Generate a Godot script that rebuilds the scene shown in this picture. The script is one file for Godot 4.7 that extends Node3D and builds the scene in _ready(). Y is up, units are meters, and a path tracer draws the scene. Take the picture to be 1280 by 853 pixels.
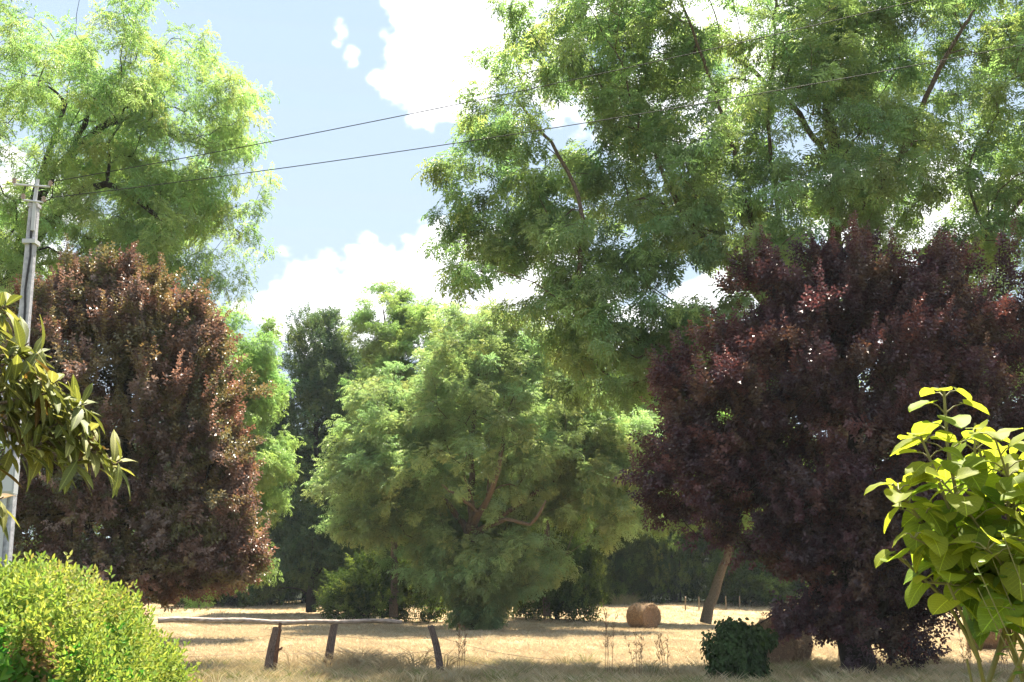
extends Node3D
# A stubble field behind a garden: ash, locust and purple plum trees, hay bales, an old post and rail.
# Metres, y up; the camera stands at x 0, z 0 and looks along -z.

const SUN_ENERGY := 1.5
const SKY_LEVEL := 0.44
const EXPOSURE := 5.5

var rng := RandomNumberGenerator.new()
var fine := FastNoiseLite.new()
var broad := FastNoiseLite.new()
var gaps := FastNoiseLite.new()
var taken := {}
var M := {}


# ---------------------------------------------------------------- helpers

class Shape:
	var v := PackedVector3Array()
	var n := PackedVector3Array()
	var c := PackedColorArray()
	var uv := PackedVector2Array()
	var i := PackedInt32Array()

	func mesh(mat: Material = null) -> ArrayMesh:
		var a := []
		a.resize(Mesh.ARRAY_MAX)
		a[Mesh.ARRAY_VERTEX] = v
		if n.size() == v.size():
			a[Mesh.ARRAY_NORMAL] = n
		if c.size() == v.size():
			a[Mesh.ARRAY_COLOR] = c
		if uv.size() == v.size():
			a[Mesh.ARRAY_TEX_UV] = uv
		a[Mesh.ARRAY_INDEX] = i
		var m := ArrayMesh.new()
		m.add_surface_from_arrays(Mesh.PRIMITIVE_TRIANGLES, a)
		if mat:
			m.surface_set_material(0, mat)
		return m

	# a tapered tube along the points; sides turn clockwise outwards
	func tube(p: PackedVector3Array, r: PackedFloat32Array, sides: int, capped := false, rough := 0.0, rnd: RandomNumberGenerator = null) -> void:
		if p.size() < 2:
			return
		var t := (p[1] - p[0]).normalized()
		var u := t.cross(Vector3(0.31, 0.2, 0.93)).normalized()
		var first := v.size()
		for k in p.size():
			var d: Vector3 = (p[mini(k + 1, p.size() - 1)] - p[maxi(k - 1, 0)]).normalized()
			u = (u - d * u.dot(d)).normalized()
			var w := d.cross(u)
			for s in sides:
				var a := TAU * s / sides
				var o := u * cos(a) + w * sin(a)
				var q := r[k]
				if rough > 0.0:
					q *= 1.0 + rnd.randf_range(-rough, rough)
				v.append(p[k] + o * q)
				n.append(o)
		for k in p.size() - 1:
			for s in sides:
				var a := first + k * sides + s
				var b := first + k * sides + (s + 1) % sides
				i.append_array(PackedInt32Array([a, a + sides, b, b, a + sides, b + sides]))
		if capped:
			for e in [0, p.size() - 1]:
				var d: Vector3 = (p[1] - p[0]).normalized() * -1.0 if e == 0 else (p[e] - p[e - 1]).normalized()
				var at := v.size()
				v.append(p[e])
				n.append(d)
				for s in sides:
					v.append(v[first + e * sides + s])
					n.append(d)
				for s in sides:
					var x := at + 1 + s
					var y := at + 1 + (s + 1) % sides
					i.append_array(PackedInt32Array([at, x, y]) if e == 0 else PackedInt32Array([at, y, x]))

	# a small leaf of two or four faces, folded along its midrib (no normals: flat faces)
	func leaf(base: Vector3, along: Vector3, up: Vector3, l: float, w: float, fold := 0.25, droop := 0.15, full := false) -> void:
		var side := along.cross(up).normalized()
		var nn := side.cross(along).normalized()
		var at := v.size()
		var tip := base + along * l - nn * l * droop
		if full:
			var o := nn * w * fold
			v.append_array(PackedVector3Array([base, base + along * l * 0.32 + side * w * 0.5 + o, base + along * l * 0.7 + side * w * 0.36 + o * 0.7 - nn * l * droop * 0.4, tip,
				base + along * l * 0.7 - side * w * 0.36 + o * 0.7 - nn * l * droop * 0.4, base + along * l * 0.32 - side * w * 0.5 + o]))
			i.append_array(PackedInt32Array([at, at + 1, at + 2, at, at + 2, at + 3, at, at + 3, at + 4, at, at + 4, at + 5]))
		else:
			var m := base + along * l * 0.45 + nn * w * fold
			v.append_array(PackedVector3Array([base, m + side * w * 0.5, tip, m - side * w * 0.5]))
			i.append_array(PackedInt32Array([at, at + 1, at + 2, at, at + 2, at + 3]))

	func box(x0: Vector3, x1: Vector3, b := Basis(), o := Vector3.ZERO) -> void:
		for ax in 3:
			for sg in [0, 1]:
				var nn := Vector3.ZERO
				nn[ax] = -1.0 if sg == 0 else 1.0
				var at := v.size()
				var e := (ax + 1) % 3
				var f := (ax + 2) % 3
				for q in [[0, 0], [1, 0], [1, 1], [0, 1]]:
					var p := Vector3.ZERO
					p[ax] = x1[ax] if sg else x0[ax]
					p[e] = x1[e] if q[0] else x0[e]
					p[f] = x1[f] if q[1] else x0[f]
					v.append(b * p + o)
					n.append(b * nn)
				i.append_array(PackedInt32Array([at, at + 2, at + 1, at, at + 3, at + 2]) if sg else PackedInt32Array([at, at + 1, at + 2, at, at + 2, at + 3]))


func numbered(called: String) -> String:
	var k: int = taken.get(called, -1) + 1
	taken[called] = k
	return called if k == 0 else "%s_%03d" % [called, k]


func tag(o: Node, label: String, category: String, group := "") -> void:
	o.set_meta("label", label)
	o.set_meta("category", category)
	if group:
		o.set_meta("group", group)


func thing(called: String, label: String, category: String, at: Vector3, group := "") -> Node3D:
	var o := Node3D.new()
	o.name = numbered(called)
	add_child(o, true)
	o.position = at
	tag(o, label, category, group)
	return o


func part(called: String, m: Mesh, mat: Material, parent: Node) -> MeshInstance3D:
	var o := MeshInstance3D.new()
	o.mesh = m
	o.material_override = mat
	if parent == self:
		o.name = numbered(called)
	else:
		var k := 0
		var nm := called
		while parent.has_node(nm):
			k += 1
			nm = "%s_%03d" % [called, k]
		o.name = nm
	parent.add_child(o, true)
	return o


func many(called: String, m: Mesh, mat: Material, parent: Node, places: Array, tints: PackedColorArray) -> MultiMeshInstance3D:
	var mm := MultiMesh.new()
	mm.transform_format = MultiMesh.TRANSFORM_3D
	mm.use_colors = true
	mm.mesh = m
	mm.instance_count = places.size()
	var b := PackedFloat32Array()
	b.resize(places.size() * 16)
	for k in places.size():
		var t: Transform3D = places[k]
		var x := t.basis.x
		var y := t.basis.y
		var z := t.basis.z
		var o := k * 16
		b[o] = x.x; b[o + 1] = y.x; b[o + 2] = z.x; b[o + 3] = t.origin.x
		b[o + 4] = x.y; b[o + 5] = y.y; b[o + 6] = z.y; b[o + 7] = t.origin.y
		b[o + 8] = x.z; b[o + 9] = y.z; b[o + 10] = z.z; b[o + 11] = t.origin.z
		var c := tints[k]
		b[o + 12] = c.r; b[o + 13] = c.g; b[o + 14] = c.b; b[o + 15] = 1.0
	mm.buffer = b
	var i := MultiMeshInstance3D.new()
	i.multimesh = mm
	i.material_override = mat
	var nm := called
	var n := 0
	while parent != self and parent.has_node(nm):
		n += 1
		nm = "%s_%03d" % [called, n]
	i.name = numbered(called) if parent == self else nm
	i.set_meta("kind", "stuff")
	parent.add_child(i, true)
	return i


func ball() -> Vector3:
	while true:
		var p := Vector3(rng.randf_range(-1, 1), rng.randf_range(-1, 1), rng.randf_range(-1, 1))
		if p.length_squared() <= 1.0:
			return p
	return Vector3.ZERO


func frame(dir: Vector3, up: Vector3, s: float) -> Basis:   # y runs along dir, z leans to up
	var y := dir.normalized()
	var z := up - y * up.dot(y)
	if z.length_squared() < 1e-4:
		z = Vector3(0.7, 0.1, 0.7) - y * Vector3(0.7, 0.1, 0.7).dot(y)
	z = z.normalized()
	return Basis(y.cross(z) * s, y * s, z * s)


func tone(c: Color, value := 0.2, hue := 0.08) -> Color:
	var k := 1.0 + rng.randf_range(-value, value)
	var h := rng.randf_range(-hue, hue)
	return Color(c.r * k * (1.0 + h), c.g * k * (1.0 - h * 0.3), c.b * k * (1.0 - h))


func noise_tex(freq: float, ramp: Array, size := 512, seed_ := 1, octaves := 5, stretch := false) -> NoiseTexture2D:
	var t := NoiseTexture2D.new()
	t.width = size
	t.height = size
	t.seamless = true
	var nz := FastNoiseLite.new()
	nz.seed = seed_
	nz.noise_type = FastNoiseLite.TYPE_SIMPLEX_SMOOTH
	nz.frequency = freq
	nz.fractal_octaves = octaves
	t.noise = nz
	var g := Gradient.new()
	g.offsets = PackedFloat32Array([0.0, 0.5, 1.0])
	g.colors = PackedColorArray([ramp[0], ramp[1], ramp[2]])
	t.color_ramp = g
	return t


func solid(c: Color, rough := 0.8, tex: Texture2D = null, scale := 1.0, bump: Texture2D = null, height := 1.0, stretch := Vector3.ONE) -> StandardMaterial3D:
	var m := StandardMaterial3D.new()
	m.albedo_color = c.linear_to_srgb()
	m.roughness = rough
	m.metallic_specular = 0.35
	if tex:
		m.albedo_texture = tex
	if bump:
		m.heightmap_enabled = true
		m.heightmap_texture = bump
		m.heightmap_scale = height
	if tex or bump:
		m.uv1_triplanar = true
		m.uv1_world_triplanar = true
		m.uv1_scale = stretch * scale
	return m


func leafy(through: Color, rough := 0.45, spec := 0.5) -> StandardMaterial3D:
	var m := StandardMaterial3D.new()
	m.vertex_color_use_as_albedo = true
	m.roughness = rough
	m.metallic_specular = spec
	m.backlight_enabled = true
	m.backlight = through.linear_to_srgb()
	return m


# ---------------------------------------------------------------- trees

func pinnate(leaves: int, pairs: int, l: float, ll: float, lw: float, droop: float) -> ArrayMesh:
	# a twig of compound leaves: leaflets in pairs along a drooping stalk
	var s := Shape.new()
	for k in leaves:
		var a := TAU * k * 0.382 + rng.randf_range(-0.4, 0.4)
		var out_ := Vector3(cos(a), rng.randf_range(0.1, 0.9), sin(a) * 0.6 + 0.15).normalized()
		var p := Vector3(0, 0.10 * k / leaves * leaves * 0.5, 0)
		var d := out_
		var len_ := l * rng.randf_range(0.75, 1.15)
		var step := len_ / pairs
		for j in pairs:
			d = (d + Vector3(0, 0, -droop * 0.35)).normalized()
			p += d * step
			var up := Vector3(0, 0, 1) + ball() * 0.35
			var side := d.cross(up).normalized()
			var sz := ll * (0.75 + 0.35 * sin(PI * (j + 0.7) / pairs)) * rng.randf_range(0.85, 1.15)
			for q in [-1.0, 1.0]:
				s.leaf(p, (side * q + d * 0.55 - up * 0.15 + ball() * 0.15).normalized(), up + ball() * 0.3, sz, lw, 0.2, 0.15)
		s.leaf(p, d, Vector3(0, 0, 1), ll, lw, 0.2, 0.2)
	return s.mesh()


func simple_twig(count: int, length: float, ll: float, lw: float, spread := 0.9, full := false) -> ArrayMesh:
	# a shoot with single leaves set spirally along it
	var s := Shape.new()
	for k in count:
		var a := 2.4 * k + rng.randf_range(-0.3, 0.3)
		var f := (k + 0.5) / count
		var p := Vector3(sin(f * 5.0) * 0.02, length * f, 0)
		var d := Vector3(cos(a) * spread, rng.randf_range(0.25, 0.9), sin(a) * spread).normalized()
		s.leaf(p + d * 0.012, d, Vector3(0, 0.45, 0.8) + ball() * 0.5, ll * rng.randf_range(0.7, 1.15) * (1.0 - 0.35 * f * f), lw * rng.randf_range(0.85, 1.15), 0.25, 0.2, full)
	s.leaf(Vector3(0, length, 0), Vector3(0.1, 1, 0.1).normalized(), Vector3(0, 0, 1), ll * 0.7, lw * 0.7, 0.25, 0.1, full)
	return s.mesh()


class Skeleton:
	var p := PackedVector3Array()
	var par := PackedInt32Array()
	var given := PackedFloat32Array()
	var len_ := PackedFloat32Array()
	var tips := PackedInt32Array()

	func add(q: Vector3, parent: int, r := 0.0) -> int:
		p.append(q)
		par.append(parent)
		given.append(r)
		len_.append(0.0 if parent < 0 else len_[parent] + q.distance_to(p[parent]))
		return p.size() - 1

	func nearest(q: Vector3) -> int:
		var best := 0
		var d := 1e9
		for k in p.size():
			var e := p[k].distance_squared_to(q)
			if e < d:
				d = e
				best = k
		return best


func limb(sk: Skeleton, pts: Array, r0: float, r1: float, wobble := 0.06) -> void:
	var c := Curve3D.new()
	for k in pts.size():
		var t: Vector3 = (pts[mini(k + 1, pts.size() - 1)] - pts[maxi(k - 1, 0)]) / 6.0
		c.add_point(pts[k], -t, t)
	var total := c.get_baked_length()
	var n := maxi(3, int(total / 0.45))
	var at := -1 if sk.p.is_empty() else sk.nearest(pts[0])
	for k in n + 1:
		if k == 0 and at >= 0:
			continue
		var f := float(k) / n
		at = sk.add(c.sample_baked(f * total) + (ball() * wobble if k > 0 else Vector3.ZERO), at, lerpf(r0, r1, pow(f, 0.8)))


# blobs: [centre, radii, count]; points are kept off the places where gap noise is low
func scatter(blobs: Array, gap: float, inner := 0.35, freq := 0.22, more := 1.0) -> PackedVector3Array:
	gaps.frequency = freq
	var out := PackedVector3Array()
	for b in blobs:
		var n := int(b[2] * more)
		var c: Vector3 = b[0]
		var r: Vector3 = b[1]
		var tries := 0
		while n > 0 and tries < 20000:
			tries += 1
			var q := ball()
			var l := q.length()
			if l < inner:
				continue
			q = q * (1.0 + 0.16 * gaps.get_noise_3dv(c + q * 9.0) * 1.5)
			var w := c + q * r
			if gaps.get_noise_3dv(w) < gap:
				continue
			out.append(w)
			n -= 1
	return out


func ramify(sk: Skeleton, targets: PackedVector3Array, rise: float, droop: float) -> void:
	var base := sk.p[0]
	var order := []
	for k in targets.size():
		var t := targets[k]
		order.append([Vector2(t.x - base.x, t.z - base.z).length() + absf(t.y - base.y) * 0.35, k])
	order.sort_custom(func(a, b): return a[0] < b[0])
	for o in order:
		var t := targets[o[1]]
		var best := 0
		var cost := 1e9
		var n := sk.p.size()
		for k in range(2, n, 2):
			var q := sk.p[k]
			var c := q.distance_to(t) + 0.22 * sk.len_[k]
			if t.y < q.y:
				c += (q.y - t.y) * 0.8
			if c < cost:
				cost = c
				best = k
		var a := sk.p[best]
		var dist := a.distance_to(t)
		var pd := (a - sk.p[maxi(sk.par[best], 0)]).normalized()
		var mid := a.lerp(t, 0.5) + pd * dist * 0.12 + Vector3(0, rise * dist, 0) + ball() * dist * 0.1
		var steps := clampi(int(dist / 0.4), 2, 12)
		var at := best
		for s in range(1, steps + 1):
			var f := float(s) / steps
			var q := a.lerp(mid, f).lerp(mid.lerp(t, f), f)
			q.y -= droop * f * f * minf(dist, 2.0) * 0.2
			at = sk.add(q + (ball() * 0.04 if s < steps else Vector3.ZERO), at)
		sk.tips.append(at)


func wood(sk: Skeleton, twig: float, power: float, base: Vector3, thin := 0.0) -> ArrayMesh:
	var n := sk.p.size()
	var weight := PackedInt32Array()
	weight.resize(n)
	for t in sk.tips:
		weight[t] += 1
	for k in range(n - 1, 0, -1):
		if weight[k] == 0:
			weight[k] = 1
		weight[sk.par[k]] += weight[k]
	var rad := PackedFloat32Array()
	rad.resize(n)
	var heir := PackedInt32Array()
	heir.resize(n)
	heir.fill(-1)
	for k in n:
		rad[k] = sk.given[k] if sk.given[k] > 0.0 else twig * pow(weight[k], power)
		var q := sk.par[k]
		if q >= 0:
			if sk.given[k] == 0.0:
				rad[k] = minf(rad[k], rad[q] * 0.92)
			if heir[q] < 0 or (sk.given[k] > 0.0 and sk.given[heir[q]] == 0.0) or (weight[k] > weight[heir[q]] and (sk.given[k] > 0.0) == (sk.given[heir[q]] > 0.0)):
				heir[q] = k
	var s := Shape.new()
	for k in n:
		var q := sk.par[k]
		if q >= 0 and heir[q] == k:
			continue
		var pts := PackedVector3Array()
		var rr := PackedFloat32Array()
		if q >= 0:
			pts.append(sk.p[q] - base)
			rr.append(rad[k])
		var at := k
		while at >= 0:
			pts.append(sk.p[at] - base)
			rr.append(rad[at])
			at = heir[at]
		if rr[0] < thin:
			continue
		rr[rr.size() - 1] *= 0.4
		s.tube(pts, rr, 12 if rr[0] > 0.15 else 6 if rr[0] > 0.04 else 4, false, 0.07 if rr[0] > 0.1 else 0.0, rng)
	return s.mesh()


# leaves: sprigs placed about each tip and along the last stretch of its twig
func dress(o: Node3D, called: String, sk: Skeleton, meshes: Array, mat: Material, per: int, spread: float, size: float, colours: Array, fall: float, lift: float, shoots := 0.0) -> void:
	var base := o.position
	var sets := []
	var tints := []
	for k in meshes.size():
		sets.append([])
		tints.append(PackedColorArray())
	var centre := Vector3.ZERO
	for t in sk.tips:
		centre += sk.p[t]
	centre /= maxf(1.0, sk.tips.size())
	for t in sk.tips:
		var p := sk.p[t]
		var back := sk.p[maxi(sk.par[t], 0)]
		var dir := (p - back).normalized()
		var away := (p - centre).normalized()
		var c: Color = colours[rng.randi() % colours.size()]
		c = tone(c, 0.22, 0.10)
		for k in per:
			var along := rng.randf()
			var at := back.lerp(p, along * 1.3) + ball() * spread * Vector3(1, 0.75, 1)
			var d := dir * 0.6 + away * 0.5 + ball() * 0.9 + Vector3(0, lift - fall, 0)
			var b := frame(d, Vector3(0, 1, 0) + away * 0.35 + ball() * 0.45, size * rng.randf_range(0.75, 1.2))
			var w := rng.randi() % meshes.size()
			sets[w].append(Transform3D(b, at - base))
			tints[w].append(tone(c, 0.14, 0.05))
	if shoots > 0.0:   # long leafy shoots that stand out from the crown
		for t in sk.tips:
			if rng.randf() > shoots:
				continue
			var p := sk.p[t]
			var d := ((p - centre).normalized() * 0.7 + Vector3(0, 0.55, 0) + ball() * 0.5).normalized()
			var c := tone(colours[rng.randi() % colours.size()], 0.2, 0.08)
			for k in 5:
				var w := rng.randi() % meshes.size()
				sets[w].append(Transform3D(frame(d + ball() * 0.35, Vector3(0, 1, 0) + ball() * 0.5, size * (0.9 - 0.06 * k)), p + d * 0.16 * k + ball() * 0.05 - base))
				tints[w].append(tone(c, 0.12, 0.05))
				d = (d + Vector3(0, 0.08, 0) + ball() * 0.1).normalized()
	for k in meshes.size():
		many(called, meshes[k], mat, o, sets[k], tints[k])


# ---------------------------------------------------------------- ground and sky

func rise(x: float, z: float) -> float:
	var h := 0.95 * smoothstep(-64.0, -93.0, z) + 9.0 * smoothstep(-104.0, -190.0, z)
	h += broad.get_noise_2d(x * 2.0, z * 2.0) * 0.10 * smoothstep(20.0, 40.0, absf(z)) + fine.get_noise_2d(x * 20.0, z * 20.0) * 0.035
	return h


func rise_safe(x: float, z: float) -> float:
	return rise(x, z)


func build_sky() -> ImageTexture:
	# blue air with cumulus, worked out for every direction; the stretch round the view is finer
	var nz := FastNoiseLite.new()
	nz.seed = 11
	nz.noise_type = FastNoiseLite.TYPE_SIMPLEX_SMOOTH
	nz.frequency = 1.0
	nz.fractal_octaves = 6
	nz.fractal_gain = 0.52
	var low := FastNoiseLite.new()
	low.seed = 29
	low.noise_type = FastNoiseLite.TYPE_SIMPLEX_SMOOTH
	low.frequency = 1.0
	low.fractal_octaves = 2
	# clouds that stand at known bearings: [azimuth, elevation, half width, half height] in degrees
	var banks := [[-1.5, 27.5, 5.3, 5.0], [-4.5, 25.5, 2.8, 3.5], [3.0, 29.5, 7.0, 4.5], [8.0, 23.0, 5.5, 2.6], [-6.5, 13.8, 5.0, 3.6], [-9.5, 13.0, 3.8, 2.5], [-3.0, 15.2, 3.2, 2.7], [0.5, 14.0, 5.5, 4.2], [-8.9, 26.5, 0.55, 0.8], [-8.4, 25.4, 0.5, 0.6],
		[14.0, 27.0, 8.0, 4.0], [20.0, 17.0, 6.0, 4.0], [-28.0, 16.0, 8.0, 4.0], [12.0, 12.0, 8.0, 3.0]]
	var shade := func(az: float, el: float) -> Color:
		var a := deg_to_rad(az)
		var e := deg_to_rad(el)
		var d := Vector3(sin(a) * cos(e), sin(e), -cos(a) * cos(e))
		var q := Vector3(d.x, d.y * 1.5, d.z)
		var f := nz.get_noise_3dv(q * 15.0)
		var g := low.get_noise_3dv(q * 2.6 + Vector3(5, 1, 3))
		var inside := smoothstep(26.0, 40.0, absf(az)) if el < 60.0 else 1.0
		var m := (g * 1.7 - 0.12) * inside - 0.75 * (1.0 - inside)
		for b in banks:
			var dx: float = (az - b[0]) / b[2]
			var dy: float = (el - b[1]) / b[3]
			if absf(dx) < 2.2 and absf(dy) < 2.2:
				m = maxf(m, (0.62 if b[2] > 1.5 else 0.30) * (1.0 - (dx * dx + dy * dy)))
		var den := m + f * 0.6 + nz.get_noise_3dv(q * 45.0 + Vector3(7, 2, 4)) * 0.28 - 0.02
		var cl := smoothstep(0.0, 0.34, den)
		var up := clampf(el / 90.0, 0.0, 1.0)
		var air := Color(0.36, 0.42, 0.47).lerp(Color(0.17, 0.27, 0.44), pow(up, 0.7))
		var white := Color(1, 1, 1).lerp(Color(0.44, 0.47, 0.52), 0.9 * smoothstep(0.35, 0.95, den - nz.get_noise_3dv(q * 5.0 + Vector3(3, 3, 3)) * 0.3))
		return air.lerp(white, cl)
	var w := 768
	var im := Image.create(w, w / 2, false, Image.FORMAT_RGB8)
	for y in w / 2:
		var el := 90.0 - (y + 0.5) * 360.0 / w
		for x in w:
			var c: Color = shade.call(fposmod((x + 0.5) * 360.0 / w + 180.0, 360.0) - 180.0, maxf(el, -1.0))   # the left edge of a panorama looks along -z
			im.set_pixel(x, y, c.linear_to_srgb())
	var big := 4096
	im.resize(big, big / 2, Image.INTERPOLATE_BILINEAR)
	for y in range(int((90.0 - 36.0) * big / 360.0), int((90.0 - 4.0) * big / 360.0)):
		for x in range(int((180.0 - 27.0) * big / 360.0), int((180.0 + 27.0) * big / 360.0)):
			var c: Color = shade.call((x + 0.5) * 360.0 / big - 180.0, 90.0 - (y + 0.5) * 360.0 / big)
			im.set_pixel((x + big / 2) % big, y, c.linear_to_srgb())
	return ImageTexture.create_from_image(im)


func build_ground() -> void:
	var xs := [-3000.0, -1000.0, -400.0, -220.0, -140.0, -100.0]
	for k in range(-80, 81):
		xs.append(float(k))
	xs.append_array([100.0, 140.0, 220.0, 400.0, 1000.0, 3000.0])
	var zs := [-3000.0, -1000.0, -500.0, -300.0, -220.0, -170.0, -145.0]
	for k in range(-130, 16):
		zs.append(float(k))
	zs.append_array([30.0, 60.0, 150.0, 500.0, 2000.0])
	var s := Shape.new()
	for z in zs:
		for x in xs:
			s.v.append(Vector3(x, rise(x, z), z))
			var e := 0.5
			s.n.append(Vector3(rise(x - e, z) - rise(x + e, z), 2.0 * e, rise(x, z - e) - rise(x, z + e)).normalized())
			var f := broad.get_noise_2d(x * 4.0, z * 9.0)
			var g := fine.get_noise_2d(x * 6.0, z * 6.0)
			var straw := Color(0.47, 0.37, 0.23).lerp(Color(0.40, 0.30, 0.18), clampf(0.5 + f * 1.2, 0, 1)).lerp(Color(0.46, 0.36, 0.22), clampf(g * 1.3, 0, 1))
			var lawn := Color(0.09, 0.12, 0.035).lerp(Color(0.20, 0.17, 0.07), clampf(0.5 + f, 0, 1))
			var wild := Color(0.32, 0.25, 0.14).lerp(Color(0.17, 0.17, 0.075), clampf(0.5 + f * 1.5, 0, 1))
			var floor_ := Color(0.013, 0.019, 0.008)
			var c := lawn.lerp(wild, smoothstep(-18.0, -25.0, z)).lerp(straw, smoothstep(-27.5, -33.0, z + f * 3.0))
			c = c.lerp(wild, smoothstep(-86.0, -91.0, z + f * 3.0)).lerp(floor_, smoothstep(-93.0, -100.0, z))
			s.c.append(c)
	var w: int = xs.size()
	for r in zs.size() - 1:
		for q in w - 1:
			var a := r * w + q
			s.i.append_array(PackedInt32Array([a, a + 1, a + w, a + 1, a + w + 1, a + w]))
	var m := solid(Color(1, 1, 1), 0.95, noise_tex(0.02, [Color(0.62, 0.60, 0.56), Color(0.88, 0.87, 0.86), Color(1, 1, 1)], 1024, 5), 0.35, noise_tex(0.06, [Color.BLACK, Color(0.5, 0.5, 0.5), Color.WHITE], 512, 8), 4.0)
	m.vertex_color_use_as_albedo = true
	m.metallic_specular = 0.15
	var o := part("field", s.mesh(), m, self)
	o.set_meta("kind", "structure")
	o.set_meta("label", "dry stubble field running back to the wood")


func tuft(blades: int, h: float, w: float, lean: float) -> ArrayMesh:
	var s := Shape.new()
	for k in blades:
		var a := rng.randf() * TAU
		var o := Vector3(cos(a), 0, sin(a))
		var p := o * rng.randf() * w
		var d := (Vector3(0, 1, 0) + o * rng.randf_range(0.05, lean) + ball() * 0.15).normalized()
		var l := h * rng.randf_range(0.5, 1.1)
		var side := d.cross(Vector3(cos(a + 1.2), 0.1, sin(a + 1.2))).normalized() * (0.006 + h * 0.007)
		var mid := p + d * l * 0.55
		var tip := p + d * l + o * l * lean * 0.45 - Vector3(0, l * lean * 0.22, 0)
		var at := s.v.size()
		s.v.append_array(PackedVector3Array([p - side, p + side, mid + side * 0.8, mid - side * 0.8, tip]))
		s.i.append_array(PackedInt32Array([at, at + 1, at + 2, at, at + 2, at + 3, at + 3, at + 2, at + 4]))
	return s.mesh()


func sow(called: String, label: String, m: Mesh, mat: Material, count: int, place: Callable, colours: Array, s0: float, s1: float) -> void:
	var at := []
	var tint := PackedColorArray()
	var tries := 0
	while at.size() < count and tries < count * 12:
		tries += 1
		var p: Vector3 = place.call()
		if p == Vector3.INF:
			continue
		p.y = rise(p.x, p.z) - 0.01
		var s := rng.randf_range(s0, s1)
		at.append(Transform3D(Basis(Vector3.UP, rng.randf() * TAU).scaled(Vector3(s, s * rng.randf_range(0.75, 1.25), s)), p))
		tint.append(tone(colours[rng.randi() % colours.size()], 0.2, 0.06))
	var o := many(called, m, mat, self, at, tint)
	o.set_meta("label", label)


# ---------------------------------------------------------------- the scene

func _ready() -> void:
	rng.seed = 20240
	fine.seed = 3
	fine.frequency = 0.05
	broad.seed = 4
	broad.frequency = 0.02
	broad.fractal_octaves = 3
	gaps.seed = 9
	gaps.noise_type = FastNoiseLite.TYPE_SIMPLEX_SMOOTH
	gaps.fractal_octaves = 2

	var cam := Camera3D.new()
	cam.name = "camera"
	cam.position = Vector3(0, 2.0, 0)
	cam.rotation_degrees = Vector3(11.89, 0, 0)
	cam.fov = 32.46
	cam.near = 0.1
	cam.far = 6000.0
	add_child(cam)
	cam.current = true

	var env := Environment.new()
	env.background_mode = Environment.BG_SKY
	var sky := Sky.new()
	var sm := PanoramaSkyMaterial.new()
	sm.panorama = build_sky()
	sm.energy_multiplier = SKY_LEVEL
	sky.sky_material = sm
	env.sky = sky
	env.tonemap_mode = Environment.TONE_MAPPER_LINEAR
	env.tonemap_exposure = EXPOSURE
	env.sdfgi_enabled = true
	env.ssao_enabled = true
	env.ssil_enabled = true
	env.fog_enabled = true
	env.fog_density = 0.0002
	env.fog_light_color = Color(0.85, 0.91, 0.97)
	var we := WorldEnvironment.new()
	we.name = "environment"
	we.environment = env
	add_child(we)

	var sun := DirectionalLight3D.new()
	sun.name = "sun"
	sun.light_energy = SUN_ENERGY
	sun.light_color = Color(1.0, 0.96, 0.88)
	sun.light_angular_distance = 0.5
	sun.shadow_enabled = true
	sun.rotation_degrees = Vector3(-65, 180 - 18, 0)   # high, beyond the trees and a little to the right
	add_child(sun)

	materials()
	build_ground()
	build_woods()
	build_trees()
	build_plums()
	build_field_things()
	build_pole()
	build_garden()
	build_grass()


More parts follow.
